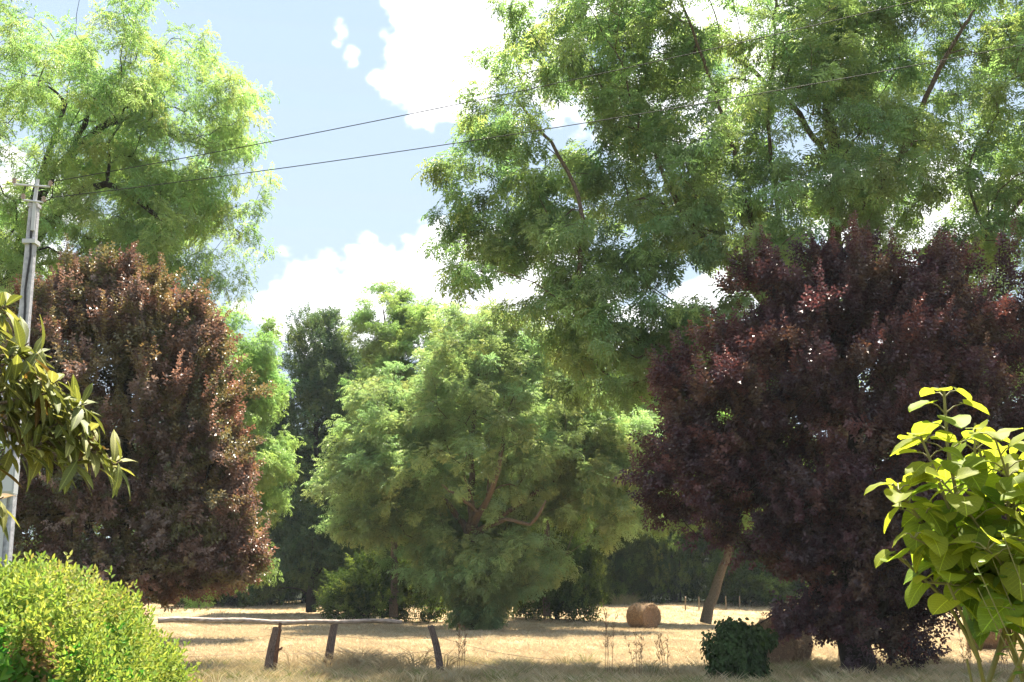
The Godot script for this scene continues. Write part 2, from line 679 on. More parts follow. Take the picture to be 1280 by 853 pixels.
func materials() -> void:
	var bark_n := noise_tex(0.03, [Color(0.35, 0.33, 0.31), Color(0.8, 0.78, 0.75), Color(1, 1, 1)], 512, 21)
	var bark_b := noise_tex(0.05, [Color.BLACK, Color(0.5, 0.5, 0.5), Color.WHITE], 512, 22)
	M.bark_bump = bark_b
	M.bark_pale = solid(Color(0.26, 0.21, 0.15), 0.9, bark_n, 1.6, bark_b, 3.0, Vector3(1, 0.3, 1))
	M.bark_grey = solid(Color(0.20, 0.155, 0.12), 0.9, bark_n, 1.6, bark_b, 3.0, Vector3(1, 0.3, 1))
	M.bark_dark = solid(Color(0.055, 0.045, 0.04), 0.9, bark_n, 1.6, bark_b, 3.0, Vector3(1, 0.3, 1))
	M.leaf = leafy(Color(0.93, 1, 0.64), 0.5, 0.5)
	M.leaf_green = leafy(Color(0.8, 1, 0.45), 0.6, 0.25)
	M.leaf_hedge = leafy(Color(1, 0.97, 0.6), 0.6, 0.22)
	M.leaf_dull = leafy(Color(0.8, 0.8, 0.4), 0.7, 0.12)
	M.leaf_gloss = leafy(Color(0.8, 0.62, 0.5), 0.45, 0.6)
	M.straw = leafy(Color(0.5, 0.5, 0.45), 0.7, 0.3)
	M.leaf_ivy = leafy(Color(0.4, 0.4, 0.2), 0.5, 0.3)
	M.bale_side = solid(Color(0.42, 0.30, 0.205), 0.9, noise_tex(0.04, [Color(0.30, 0.27, 0.24), Color(0.8, 0.78, 0.75), Color(1, 1, 1)], 512, 31), 1.3, bark_b, 4.0, Vector3(2.6, 0.35, 0.35))
	M.bale_end = solid(Color(0.36, 0.25, 0.175), 0.9, noise_tex(0.05, [Color(0.45, 0.42, 0.38), Color(0.8, 0.78, 0.75), Color(1, 1, 1)], 512, 32), 1.6, bark_b, 2.5)
	M.bale_side.uv1_world_triplanar = false
	M.old_wood = solid(Color(0.22, 0.175, 0.165), 0.9, bark_n, 3.0, bark_b, 2.0, Vector3(1, 0.16, 1))
	M.old_wood_brown = solid(Color(0.20, 0.11, 0.075), 0.9, bark_n, 3.0, bark_b, 1.5, Vector3(1, 0.16, 1))
	M.rail_wood = solid(Color(0.46, 0.40, 0.37), 0.8, bark_n, 1.6, bark_b, 1.0, Vector3(0.2, 1, 0.4))
	M.pale_wood = solid(Color(0.40, 0.34, 0.26), 0.85, bark_n, 2.0)
	M.dry_stalk = solid(Color(0.22, 0.14, 0.08), 0.85)
	M.dry_seed = solid(Color(0.20, 0.115, 0.06), 0.85)
	M.concrete = solid(Color(0.45, 0.45, 0.52), 0.75, noise_tex(0.03, [Color(0.75, 0.75, 0.75), Color(0.9, 0.9, 0.9), Color(1, 1, 1)], 256, 41), 1.5, bark_b, 0.3)
	M.zinc = solid(Color(0.42, 0.43, 0.47), 0.5)
	M.porcelain = solid(Color(0.30, 0.22, 0.18), 0.25)
	M.black_cable = solid(Color(0.03, 0.03, 0.035), 0.6)
	M.rust_wire = solid(Color(0.16, 0.11, 0.09), 0.6)
	M.green_stem = solid(Color(0.16, 0.15, 0.06), 0.6)
	M.bark_loquat = solid(Color(0.24, 0.185, 0.14), 0.8, bark_n, 5.0, bark_b, 1.0)
	M.ash_a = pinnate(4, 4, 0.30, 0.14, 0.044, 0.6)
	M.ash_b = pinnate(5, 4, 0.28, 0.13, 0.042, 0.8)
	M.locust_a = pinnate(5, 6, 0.34, 0.085, 0.034, 0.4)
	M.locust_b = pinnate(4, 7, 0.38, 0.08, 0.033, 0.6)
	M.plum_a = simple_twig(13, 0.42, 0.125, 0.08)
	M.plum_b = simple_twig(10, 0.32, 0.12, 0.075, 1.1)
	M.wood_a = simple_twig(12, 0.55, 0.17, 0.10, 1.2)
	M.wood_b = simple_twig(9, 0.45, 0.15, 0.10, 1.4)


func build_woods() -> void:
	# the wood that closes the far side of the field
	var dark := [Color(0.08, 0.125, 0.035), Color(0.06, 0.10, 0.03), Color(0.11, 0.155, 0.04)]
	var protos := []
	for k in 3:
		var o := thing("woodland_tree", "", "tree", Vector3(0, 0, 0), "trees of the wood beyond the field")
		var sk := Skeleton.new()
		var h: float = [15.0, 18.0, 13.0][k]
		limb(sk, [Vector3.ZERO, Vector3(0.2, h * 0.3, 0.1), Vector3(-0.2 + 0.3 * k, h * 0.62, 0)], 0.34, 0.12, 0.1)
		ramify(sk, scatter([[Vector3(0, h * 0.62, 0), Vector3(4.6, h * 0.36, 4.4), 150], [Vector3(1.5, h * 0.4, 1.0), Vector3(3.6, h * 0.2, 3.4), 70], [Vector3(-2.0, h * 0.38, 0.6), Vector3(3.2, h * 0.18, 3.2), 60], [Vector3(0.3, h * 0.85, 0), Vector3(2.4, h * 0.16, 2.4), 50]], -0.25), 0.12, 0.3)
		part("trunk", wood(sk, 0.014, 0.45, Vector3.ZERO), M.bark_dark, o)
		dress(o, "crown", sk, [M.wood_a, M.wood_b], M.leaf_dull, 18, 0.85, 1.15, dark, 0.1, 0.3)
		protos.append(o)
	var spots := [
		[-46, -101, 0, "shaded woodland tree at the far left of the wood, behind the locust"],
		[-37, -96, 1, "tall woodland tree behind the golden locust crown"],
		[-27, -99, 2, "woodland tree in shade behind the left purple plum"],
		[-20.5, -93, 0, "dark woodland tree left of the blue-green tree"],
		[-15.3, -89, 2, "low woodland tree with dark straight trunk below the blue-green tree"],
		[-10.3, -97, 1, "dark woodland tree in the gap left of the round ash"],
		[-4, -92, 0, "shaded woodland tree straight behind the round ash"],
		[2.8, -98, 1, "dark woodland tree just right behind the round ash"],
		[7.5, -91, 2, "woodland tree in shade behind the lone small bale"],
		[13, -96, 0, "woodland tree with brown trunk above the small bale"],
		[18.5, -90, 1, "dark woodland tree behind the leaning pale trunk"],
		[25, -97, 2, "woodland tree seen through the right purple plum"],
		[31, -91, 0, "shaded woodland tree behind the right plum trunk"],
		[38, -97, 1, "woodland tree behind the broad bright leaves at right"],
		[46, -100, 0, "shaded woodland tree at the far right of the wood"],
		[-25, -109, 1, "rearmost woodland tree in the gap under the hanging plum branches"],
		[-17.8, -106, 2, "rear woodland tree glimpsed left of the blue-green tree's foot"],
		[-6.5, -108, 0, "rear woodland tree glimpsed left of the round ash's foot"],
		[10.5, -107, 1, "rear woodland tree glimpsed right above the small bale"]]
	for k in spots.size():
		var s: Array = spots[k]
		var o: Node3D = protos[s[2]]
		if k >= 3 or s[2] != k:
			if o.has_meta("used"):
				var d: Node3D = o.duplicate()
				d.name = numbered("woodland_tree")
				add_child(d, true)
				o = d
		o.set_meta("used", true)
		o.position = Vector3(s[0], rise(s[0], s[1]) - 0.05, s[1])
		o.rotation.y = k * 1.7
		o.scale = Vector3.ONE * (0.92 + 0.16 * fmod(k * 0.37, 1.0))
		o.set_meta("label", s[3])
	# undergrowth along the edge of the wood
	var bp := thing("bush", "", "bush", Vector3.ZERO, "bushes along the edge of the wood")
	var sk := Skeleton.new()
	limb(sk, [Vector3.ZERO, Vector3(0.1, 0.8, 0), Vector3(0.0, 1.6, 0.1)], 0.09, 0.04)
	limb(sk, [Vector3(0, 0.3, 0), Vector3(0.9, 1.1, 0.2), Vector3(1.5, 1.8, 0.2)], 0.06, 0.03)
	limb(sk, [Vector3(0, 0.3, 0), Vector3(-0.8, 1.2, -0.2), Vector3(-1.4, 1.7, 0.1)], 0.06, 0.03)
	ramify(sk, scatter([[Vector3(0, 1.6, 0), Vector3(2.4, 1.7, 1.8), 110], [Vector3(1.6, 1.1, 0), Vector3(1.5, 1.2, 1.4), 40], [Vector3(-1.7, 1.0, 0), Vector3(1.4, 1.1, 1.4), 40]], -0.3), 0.1, 0.2)
	part("trunk", wood(sk, 0.01, 0.4, Vector3.ZERO), M.bark_dark, bp)
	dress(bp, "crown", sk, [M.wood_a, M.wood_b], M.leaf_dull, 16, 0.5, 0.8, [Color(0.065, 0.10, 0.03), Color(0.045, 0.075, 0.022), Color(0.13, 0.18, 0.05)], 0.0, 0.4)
	var bl := [
		[-33, -90, "bush at the edge of the wood behind the hedge"], [-27, -92, "bush below the hanging plum branches"], [-21, -90.5, "bush just left of the dark straight trunk"], [-13.2, -95, "bush right of the dark straight trunk"],
		[-9, -90, "bush behind the end of the wooden rail"], [-5, -94, "bush left behind the foot of the round ash"], [0.5, -90, "bush right behind the foot of the round ash"], [4.2, -93, "bush between the round ash and the small bale"],
		[8.2, -89, "bush behind and left of the small bale"], [12.5, -92, "bush behind and right of the small bale"], [16.5, -89, "bush left of the leaning pale trunk"], [20.5, -93, "bush right of the leaning pale trunk"],
		[24.5, -89, "bush above the ivy stump"], [28.5, -92, "bush behind the right plum trunk"], [33, -90, "bush right of the plum trunk"], [38, -92, "bush behind the broad bright leaves"], [43, -90, "rightmost bush at the edge of the wood"],
		[-17.3, -92, "bush under the blue-green tree, left of its trunk"], [-7.4, -76, "dark bush round the stem of the tall ash left of the round ash"], [2.6, -78, "dark bush round the stem of the ash right of the round ash"]]
	for k in bl.size():
		var o: Node3D = bp
		if k > 0:
			o = bp.duplicate()
			o.name = numbered("bush")
			add_child(o, true)
		var bz: float = bl[k][1] + ([4.5, 1.0, 6.0, 0.0, 3.0][k % 5] if k < 18 else 7.5)
		o.position = Vector3(bl[k][0], rise(bl[k][0], bz) - 0.03, bz)
		o.rotation.y = k * 2.1
		o.scale = Vector3(1.15, [1.5, 2.1, 1.2, 1.8][k % 4], 1.15)
		o.set_meta("label", bl[k][2])


func tree(called: String, label: String, limbs: Array, blobs: Array, opt: Dictionary) -> Node3D:
	var base: Vector3 = limbs[0][0][0]
	var o := thing(called, label, opt.get("category", "tree"), base)
	var sk := Skeleton.new()
	for l in limbs:
		limb(sk, l[0], l[1], l[2], opt.get("wobble", 0.07))
	var pts := scatter(blobs, opt.get("gap", -0.2), opt.get("inner", 0.35), opt.get("freq", 0.22), opt.get("more", 1.3))
	if opt.has("keep"):
		var kept := PackedVector3Array()
		for q in pts:
			if opt.keep.call(q):
				kept.append(q)
		pts = kept
	ramify(sk, pts, opt.get("rise", 0.12), opt.get("droop", 0.3))
	part("trunk", wood(sk, opt.get("twig", 0.009), opt.get("power", 0.42), base), opt.bark, o)
	dress(o, "crown", sk, opt.meshes, opt.leaf, opt.per, opt.spread, opt.get("size", 1.0), opt.colours, opt.get("fall", 0.2), opt.get("lift", 0.2), opt.get("shoots", 0.0))
	return o


func build_trees() -> void:
	# golden locust, upper left
	tree("locust_tree", "tall feathery yellow-green locust tree behind the left purple plum", [
		[[Vector3(-17.0, 0, -37), Vector3(-16.8, 6, -37), Vector3(-16.4, 11.5, -37)], 0.45, 0.30],
		[[Vector3(-16.4, 11.5, -37), Vector3(-15.6, 14.4, -36.6), Vector3(-14.0, 16.2, -36), Vector3(-12.4, 16.7, -35.4), Vector3(-10.5, 15.9, -35)], 0.24, 0.09],
		[[Vector3(-16.4, 11.4, -37), Vector3(-14.6, 13.4, -35.5), Vector3(-12.6, 14.2, -34.5), Vector3(-10.6, 12.9, -34)], 0.20, 0.07],
		[[Vector3(-16.4, 11.5, -37), Vector3(-16.0, 15.0, -37.5), Vector3(-15.2, 18.2, -37.5)], 0.22, 0.07],
		[[Vector3(-16.4, 11.3, -37), Vector3(-18.6, 14.5, -36.5), Vector3(-20.6, 17.0, -36)], 0.22, 0.07],
		[[Vector3(-14.3, 16.0, -36.1), Vector3(-13.6, 17.8, -36), Vector3(-12.7, 19.2, -36.4)], 0.12, 0.05]],
		[[Vector3(-15.5, 17.3, -36.8), Vector3(7.0, 5.4, 6.2), 420], [Vector3(-11.2, 16.2, -36), Vector3(3.3, 2.8, 3.4), 130], [Vector3(-10.4, 13.0, -35.5), Vector3(2.5, 2.2, 2.6), 70], [Vector3(-14, 11.6, -34.5), Vector3(4.2, 2.2, 2.6), 90], [Vector3(-19.5, 14, -36), Vector3(3.4, 3.6, 4), 80]],
		{"bark": M.bark_dark, "meshes": [M.locust_a, M.locust_b], "leaf": M.leaf, "per": 8, "spread": 0.42, "colours": [Color(0.27, 0.39, 0.15), Color(0.24, 0.365, 0.14), Color(0.32, 0.42, 0.16)], "gap": -0.22, "fall": 0.5, "lift": 0.1, "rise": 0.22, "droop": 0.9})
	tree("robinia_tree", "young pale green tree with hanging sprays just right of left plum", [
		[[Vector3(-15.0, 0, -47), Vector3(-13.6, 5, -47), Vector3(-11.8, 11.5, -47)], 0.16, 0.06],
		[[Vector3(-13.6, 4.7, -47), Vector3(-11.4, 7.4, -46.4), Vector3(-10.1, 8.6, -46)], 0.08, 0.03]],
		[[Vector3(-11.9, 10.4, -47), Vector3(2.4, 3.4, 2.6), 120], [Vector3(-10.9, 6.4, -46.5), Vector3(2.0, 2.8, 2.2), 90], [Vector3(-11.6, 3.4, -46.5), Vector3(2.2, 1.6, 2.0), 50], [Vector3(-12.5, 7, -47), Vector3(2.5, 4, 2.5), 70]],
		{"bark": M.bark_grey, "meshes": [M.locust_a, M.ash_b], "leaf": M.leaf, "per": 18, "spread": 0.55, "colours": [Color(0.27, 0.39, 0.14), Color(0.24, 0.365, 0.14)], "fall": 0.6, "lift": 0.0, "droop": 0.8})
	# blue-green tree and the two tall ashes behind the round one
	tree("poplar_tree", "dark blue-green tree with a narrow domed top against the cloud", [
		[[Vector3(-12.7, 0.5, -76), Vector3(-12.6, 7, -76), Vector3(-12.9, 15, -76)], 0.34, 0.12],
		[[Vector3(-12.6, 5, -76), Vector3(-10.6, 8.5, -75.4), Vector3(-9.8, 11, -75)], 0.12, 0.05]],
		[[Vector3(-12.7, 11.6, -76), Vector3(4.4, 7.4, 3.8), 460], [Vector3(-13.0, 17.6, -76), Vector3(2.4, 2.6, 2.3), 70], [Vector3(-11.0, 6.5, -75), Vector3(3.4, 3.8, 3.0), 120], [Vector3(-15.6, 9, -75.5), Vector3(2.7, 5.6, 2.4), 140], [Vector3(-9.4, 8.0, -77), Vector3(2.6, 5.0, 2.4), 110], [Vector3(-10.4, 13.2, -77), Vector3(3.0, 4.4, 2.8), 140], [Vector3(-16.4, 4.0, -76), Vector3(2.4, 2.6, 2.2), 80], [Vector3(-12.6, 4.2, -75.5), Vector3(3.6, 2.6, 3), 110]],
		{"bark": M.bark_dark, "meshes": [M.wood_a, M.wood_b], "leaf": M.leaf_dull, "per": 16, "spread": 0.6, "size": 0.95, "colours": [Color(0.085, 0.135, 0.075), Color(0.07, 0.115, 0.07), Color(0.10, 0.15, 0.07)], "fall": 0.1, "lift": 0.3})
	tree("tall_ash", "tall light green ash with thin open top behind the round ash", [
		[[Vector3(-6.6, 0.4, -67), Vector3(-6.7, 7, -67), Vector3(-7.3, 15, -67), Vector3(-7.6, 18.2, -67)], 0.26, 0.04],
		[[Vector3(-6.7, 6, -67), Vector3(-4.2, 10, -66.5), Vector3(-2.6, 13.5, -66.5)], 0.14, 0.04]],
		[[Vector3(-6.6, 11.0, -67), Vector3(3.2, 5.4, 3.2), 220], [Vector3(-7.3, 17.2, -67), Vector3(2.3, 2.6, 1.8), 44], [Vector3(-4.6, 14.8, -66.5), Vector3(3.2, 3.4, 3.0), 120], [Vector3(-2.6, 13.2, -66.5), Vector3(3.0, 3.0, 3.0), 110], [Vector3(-7.0, 6.5, -66), Vector3(2.2, 3.0, 2.2), 50]],
		{"bark": M.bark_grey, "meshes": [M.ash_a, M.ash_b], "leaf": M.leaf, "per": 12, "spread": 0.42, "size": 1.15, "colours": [Color(0.26, 0.36, 0.125), Color(0.22, 0.32, 0.115)], "fall": 0.2, "lift": 0.3})
	tree("tall_ash", "light green ash filling the gap under the great ash's lowest limb", [
		[[Vector3(2.0, 0.4, -69), Vector3(2.0, 6, -69), Vector3(2.2, 13, -69)], 0.24, 0.07]],
		[[Vector3(2.0, 12, -69), Vector3(4.6, 4.6, 3.6), 240], [Vector3(6.6, 8.8, -68.5), Vector3(3.8, 4.0, 3.0), 150], [Vector3(8.6, 12.5, -69), Vector3(3.6, 3.6, 3.0), 130], [Vector3(3, 15, -69), Vector3(2.6, 2.4, 2.4), 60]],
		{"bark": M.bark_grey, "meshes": [M.ash_a, M.ash_b], "leaf": M.leaf, "per": 12, "spread": 0.425, "size": 1.2, "colours": [Color(0.27, 0.37, 0.115), Color(0.23, 0.33, 0.11)], "fall": 0.2, "lift": 0.3})
	# the round ash in the field
	tree("round_ash", "round green ash standing alone in the stubble, leafy to the ground", [
		[[Vector3(-1.65, -0.05, -57.5), Vector3(-1.7, 2.6, -57.2), Vector3(-1.85, 4.8, -55.6)], 0.42, 0.30],
		[[Vector3(-1.85, 4.8, -55.6), Vector3(-1.1, 6.0, -53.6), Vector3(-0.55, 7.6, -53.0), Vector3(-0.2, 10, -54.5)], 0.19, 0.06],
		[[Vector3(-1.5, 5.4, -54.6), Vector3(-2.2, 5.9, -53.0), Vector3(-3.2, 6.5, -52.4)], 0.12, 0.05],
		[[Vector3(-1.85, 4.6, -55.7), Vector3(-0.2, 5.0, -53.2), Vector3(0.9, 4.75, -52.6), Vector3(1.5, 5.8, -52.2)], 0.15, 0.06],
		[[Vector3(-1.8, 4.2, -56), Vector3(-3.6, 6.4, -56.5), Vector3(-6.2, 7.8, -56.5)], 0.18, 0.06],
		[[Vector3(-1.8, 4.4, -56), Vector3(1.8, 7.0, -57.5), Vector3(4.6, 8.4, -57.5)], 0.18, 0.06],
		[[Vector3(-1.85, 4.8, -55.8), Vector3(-2.0, 9, -57.5), Vector3(-1.6, 12.8, -57.5)], 0.20, 0.06]],
		[[Vector3(-1.3, 9.3, -57.3), Vector3(6.7, 5.2, 5.6), 620], [Vector3(-6.3, 6.8, -56.5), Vector3(3.1, 2.7, 3.2), 170], [Vector3(4.3, 7.8, -56.8), Vector3(3.2, 3.6, 3.2), 220], [Vector3(-1.6, 13.3, -57.3), Vector3(4.0, 2.5, 3.8), 180], [Vector3(-1.2, 3.4, -56.6), Vector3(4.0, 2.0, 3.4), 210], [Vector3(-1.65, 1.5, -57.3), Vector3(1.3, 1.5, 1.2), 70]],
		{"bark": M.bark_grey, "meshes": [M.ash_a, M.ash_b], "leaf": M.leaf, "per": 7, "spread": 0.40, "size": 1.22, "colours": [Color(0.27, 0.36, 0.17), Color(0.245, 0.335, 0.16), Color(0.32, 0.40, 0.18)], "fall": 0.25, "lift": 0.25, "inner": 0.3,
		"keep": func(q: Vector3) -> bool: return rng.randf() < 0.18 or not (q.z > -55.0 and q.x > -3.0 and q.x < 1.4 and q.y > 4.4 and q.y < 7.2)})
	# the great ash, upper right
	tree("great_ash", "great ash whose open crown fills the upper right of the view", [
		[[Vector3(10.05, -0.05, -35.5), Vector3(9.95, 4.5, -35.3), Vector3(9.7, 10.5, -34.5), Vector3(9.9, 14, -34), Vector3(9.8, 18, -34), Vector3(10.2, 22, -34)], 0.48, 0.06],
		[[Vector3(9.4, 6.5, -35), Vector3(8.0, 9.2, -33.5), Vector3(6.3, 11.2, -32.6), Vector3(5.2, 12.2, -32.4), Vector3(4.2, 14.4, -32.4)], 0.23, 0.05],
		[[Vector3(9.4, 5.6, -35), Vector3(6.6, 7.2, -32.5), Vector3(4.2, 8.2, -31.2), Vector3(2.9, 8.7, -30.6), Vector3(2.0, 9.3, -30.2), Vector3(1.8, 10.6, -30.2), Vector3(1.9, 12.0, -30.4), Vector3(1.3, 13.8, -30.8), Vector3(0.0, 15.6, -31)], 0.16, 0.035],
		[[Vector3(7.4, 10.0, -33.2), Vector3(6.5, 13.8, -32), Vector3(5.7, 16.5, -31.5), Vector3(4.7, 19.6, -31.5)], 0.10, 0.035],
		[[Vector3(8.8, 8.0, -34.2), Vector3(7.4, 14.2, -31.8), Vector3(7.6, 17.5, -31.5), Vector3(8.0, 20.5, -31.8)], 0.10, 0.035],
		[[Vector3(9.7, 12.4, -34.2), Vector3(11.2, 14.0, -32.6), Vector3(12.3, 16.6, -31.6), Vector3(13.8, 19.0, -31.4)], 0.14, 0.04],
		[[Vector3(9.5, 8.8, -34.8), Vector3(12.4, 10.8, -32.5), Vector3(14.6, 13.0, -31.8), Vector3(16.4, 15.5, -31.8)], 0.14, 0.04],
		[[Vector3(9.9, 14.5, -34), Vector3(8.6, 17.0, -34.5), Vector3(5.5, 20.0, -35), Vector3(3.0, 21.0, -35)], 0.11, 0.04]],
		[[Vector3(2.4, 16.2, -33), Vector3(4.2, 4.0, 4.4), 200], [Vector3(0.0, 13.4, -32.5), Vector3(2.7, 2.4, 2.6), 80], [Vector3(0.6, 11.0, -31.5), Vector3(2.8, 1.6, 2.6), 70], [Vector3(3.6, 9.6, -31.2), Vector3(3.0, 1.7, 2.6), 90], [Vector3(6.5, 19.5, -33.5), Vector3(5.6, 4.2, 5.2), 260], [Vector3(9.0, 14.5, -33.2), Vector3(4.6, 4.2, 5.0), 230],
		[Vector3(14.5, 15.5, -32.8), Vector3(5.0, 5.0, 5.0), 280], [Vector3(13.6, 10.0, -33.2), Vector3(4.6, 2.8, 4.0), 120], [Vector3(13.5, 21.0, -33.5), Vector3(6.0, 3.8, 5.0), 220], [Vector3(6.5, 12, -31.6), Vector3(3.4, 2.6, 3.0), 80], [Vector3(5.2, 8.2, -32), Vector3(2.2, 1.2, 2), 40], [Vector3(3.6, 8.4, -31), Vector3(2.7, 1.5, 2.2), 50], [Vector3(4.6, 12.6, -32), Vector3(3.4, 2.6, 3.0), 50]],
		{"bark": M.bark_grey, "meshes": [M.ash_a, M.ash_b], "leaf": M.leaf, "per": 7, "spread": 0.38, "size": 1.08, "more": 1.05, "colours": [Color(0.235, 0.335, 0.145), Color(0.205, 0.30, 0.13), Color(0.30, 0.40, 0.16)], "gap": -0.02, "freq": 0.32, "fall": 0.5, "lift": 0.15, "droop": 0.5})
	# the leaning pale trunk in the field
	tree("leaning_ash", "slender ash with leaning pale trunk beyond the ivy stump", [
		[[Vector3(10.6, 0.1, -66), Vector3(11.3, 2.2, -66), Vector3(12.1, 4.3, -66), Vector3(12.6, 7.4, -66)], 0.34, 0.12],
		[[Vector3(12.1, 4.3, -66), Vector3(10.4, 6.4, -65.5), Vector3(9.4, 7.6, -65.2)], 0.10, 0.04]],
		[[Vector3(12.8, 8.6, -66), Vector3(4.4, 3.4, 3.6), 200], [Vector3(9.2, 7.2, -65), Vector3(2.2, 2.0, 2.0), 60], [Vector3(16.5, 6.4, -65.5), Vector3(2.6, 2.6, 2.4), 70]],
		{"bark": M.bark_pale, "meshes": [M.ash_a, M.ash_b], "leaf": M.leaf, "per": 17, "spread": 0.42, "size": 1.15, "colours": [Color(0.27, 0.36, 0.11), Color(0.23, 0.32, 0.105)], "fall": 0.3, "lift": 0.2})


func build_plums() -> void:
	var bronze := [Color(0.185, 0.118, 0.092), Color(0.14, 0.086, 0.072), Color(0.175, 0.148, 0.07), Color(0.25, 0.175, 0.15), Color(0.13, 0.125, 0.052)]
	var purple := [Color(0.092, 0.040, 0.054), Color(0.075, 0.035, 0.048), Color(0.15, 0.064, 0.066), Color(0.068, 0.038, 0.048), Color(0.11, 0.065, 0.05)]
	tree("plum_tree", "bronze purple plum tree beside the grey pole, leafy almost to the ground", [
		[[Vector3(-10.3, -0.05, -30), Vector3(-10.1, 1.8, -30), Vector3(-9.9, 5.5, -30), Vector3(-10.1, 9, -30)], 0.24, 0.06],
		[[Vector3(-10.1, 1.5, -30), Vector3(-8.2, 3.4, -29.5), Vector3(-7.4, 5.4, -29.4)], 0.11, 0.04],
		[[Vector3(-10.1, 1.6, -30), Vector3(-10.8, 4.2, -29.8), Vector3(-11.8, 7.6, -29.8)], 0.12, 0.04]],
		[[Vector3(-9.8, 6.2, -30), Vector3(2.7, 3.6, 2.7), 400], [Vector3(-10.6, 9.2, -30), Vector3(1.4, 1.3, 1.4), 80], [Vector3(-9.1, 8.0, -29.8), Vector3(1.5, 1.5, 1.5), 100], [Vector3(-12.1, 8.0, -30), Vector3(1.0, 1.9, 1.3), 80], [Vector3(-7.9, 4.0, -29.7), Vector3(1.4, 2.0, 1.6), 130], [Vector3(-7.1, 2.7, -29.7), Vector3(0.7, 0.7, 0.9), 35], [Vector3(-12.0, 4.8, -30), Vector3(1.2, 2.6, 1.4), 100], [Vector3(-9.3, 2.4, -29.8), Vector3(2.2, 0.7, 1.9), 90]],
		{"shoots": 0.4, "more": 1.35, "bark": M.bark_dark, "meshes": [M.plum_a, M.plum_b], "leaf": M.leaf_gloss, "per": 12, "spread": 0.30, "size": 1.0, "colours": bronze, "gap": -0.28, "freq": 0.5, "inner": 0.3, "fall": 0.0, "lift": 0.7, "rise": 0.0, "droop": 0.0, "twig": 0.008})
	tree("plum_tree", "dark purple plum tree with several trunks right of the ivy stump", [
		[[Vector3(7.7, -0.05, -27), Vector3(7.6, 1.6, -27), Vector3(7.9, 4.6, -27), Vector3(8.2, 8.6, -27.3)], 0.40, 0.06],
		[[Vector3(7.7, 0.4, -27), Vector3(7.25, 1.6, -26.8), Vector3(6.4, 4.2, -26.6), Vector3(5.0, 6.6, -26.6)], 0.15, 0.04],
		[[Vector3(7.8, 0.5, -27), Vector3(9.0, 3.0, -26.8), Vector3(10.8, 5.6, -26.8)], 0.14, 0.04],
		[[Vector3(7.5, 1.0, -27), Vector3(6.4, 1.5, -26.6), Vector3(5.4, 1.25, -26.4)], 0.05, 0.02]],
		[[Vector3(8.2, 5.9, -27.2), Vector3(3.7, 3.5, 3.3), 470], [Vector3(5.1, 6.3, -26.8), Vector3(1.7, 1.5, 1.7), 95], [Vector3(4.5, 4.3, -26.8), Vector3(1.5, 1.4, 1.5), 80], [Vector3(8.6, 8.7, -27.4), Vector3(2.5, 1.4, 2.1), 110], [Vector3(6.2, 8.3, -27), Vector3(1.0, 1.4, 1.1), 44], [Vector3(11.6, 6.2, -27), Vector3(3.0, 3.4, 2.8), 210], [Vector3(8.2, 3.3, -27), Vector3(3.5, 1.3, 2.6), 150], [Vector3(8.3, 2.4, -27), Vector3(2.4, 1.1, 2.0), 60], [Vector3(7.6, 1.3, -26.9), Vector3(0.75, 1.1, 0.7), 34], [Vector3(8.7, 1.2, -27), Vector3(0.8, 0.8, 0.7), 20], [Vector3(5.7, 1.45, -26.5), Vector3(0.9, 0.3, 0.5), 10], [Vector3(9.2, 2.0, -26.8), Vector3(1.0, 0.6, 0.9), 12]],
		{"shoots": 0.4, "more": 1.35, "bark": M.bark_dark, "meshes": [M.plum_a, M.plum_b], "leaf": M.leaf_gloss, "per": 11, "spread": 0.30, "size": 1.0, "colours": purple, "gap": -0.08, "freq": 0.5, "inner": 0.3, "fall": 0.0, "lift": 0.7, "rise": 0.0, "droop": 0.0, "twig": 0.008})


func blade(mid: Array, edge: Array, fold: float, droop: float, wave: float) -> ArrayMesh:
	# a broad leaf, its outline given from base to tip for the half beyond the midrib; length 1
	var st := SurfaceTool.new()
	st.begin(Mesh.PRIMITIVE_TRIANGLES)
	st.set_smooth_group(0)
	var cols := [-1.0, -0.55, 0.0, 0.55, 1.0]
	for k in mid.size():
		for f in cols:
			var af: float = absf(f)
			var x: float = edge[k][0] * f
			var y: float = lerpf(mid[k], edge[k][1], af)
			var z: float = fold * absf(x) + wave * af * sin(y * 9.0 + f * 2.0) - droop * y * y
			st.set_uv(Vector2(x + 0.5, y))
			st.add_vertex(Vector3(x, y, z))
	for k in mid.size() - 1:
		for q in 4:
			var a := k * 5 + q
			for t in [a, a + 5, a + 1, a + 1, a + 5, a + 6]:
				st.add_index(t)
	st.generate_normals()
	return st.commit()


func vein_texture(laterals: int, slope: float) -> ImageTexture:
	var n := 128
	var im := Image.create(n, n, false, Image.FORMAT_RGB8)
	for y in n:
		for x in n:
			var u := absf(float(x) / n - 0.5)
			var v := float(y) / n
			var k := 0.72 + 0.16 * fine.get_noise_2d(x * 9.0, y * 9.0)
			k -= 0.16 * smoothstep(0.25, 0.6, broad.get_noise_2d(x * 16.0, y * 16.0))
			k = lerpf(k, 1.0, smoothstep(0.020, 0.006, u))
			var w := fmod((v - u * slope) * laterals + 100.0, 1.0)
			k = lerpf(k, 0.83, smoothstep(0.09, 0.02, absf(w - 0.5)) * smoothstep(0.5, 0.2, u))
			im.set_pixel(x, y, Color(k, k, k * 0.96))
	return ImageTexture.create_from_image(im)


func broadleaf(c: Color, tex: Texture2D, k: float, rough: float) -> StandardMaterial3D:
	var m := StandardMaterial3D.new()
	m.albedo_color = c.linear_to_srgb()
	m.albedo_texture = tex
	m.roughness = rough
	m.metallic_specular = 0.3
	m.backlight_enabled = true
	m.backlight = Color(1.0 * k, 0.95 * k, 0.5 * k).linear_to_srgb()
	return m


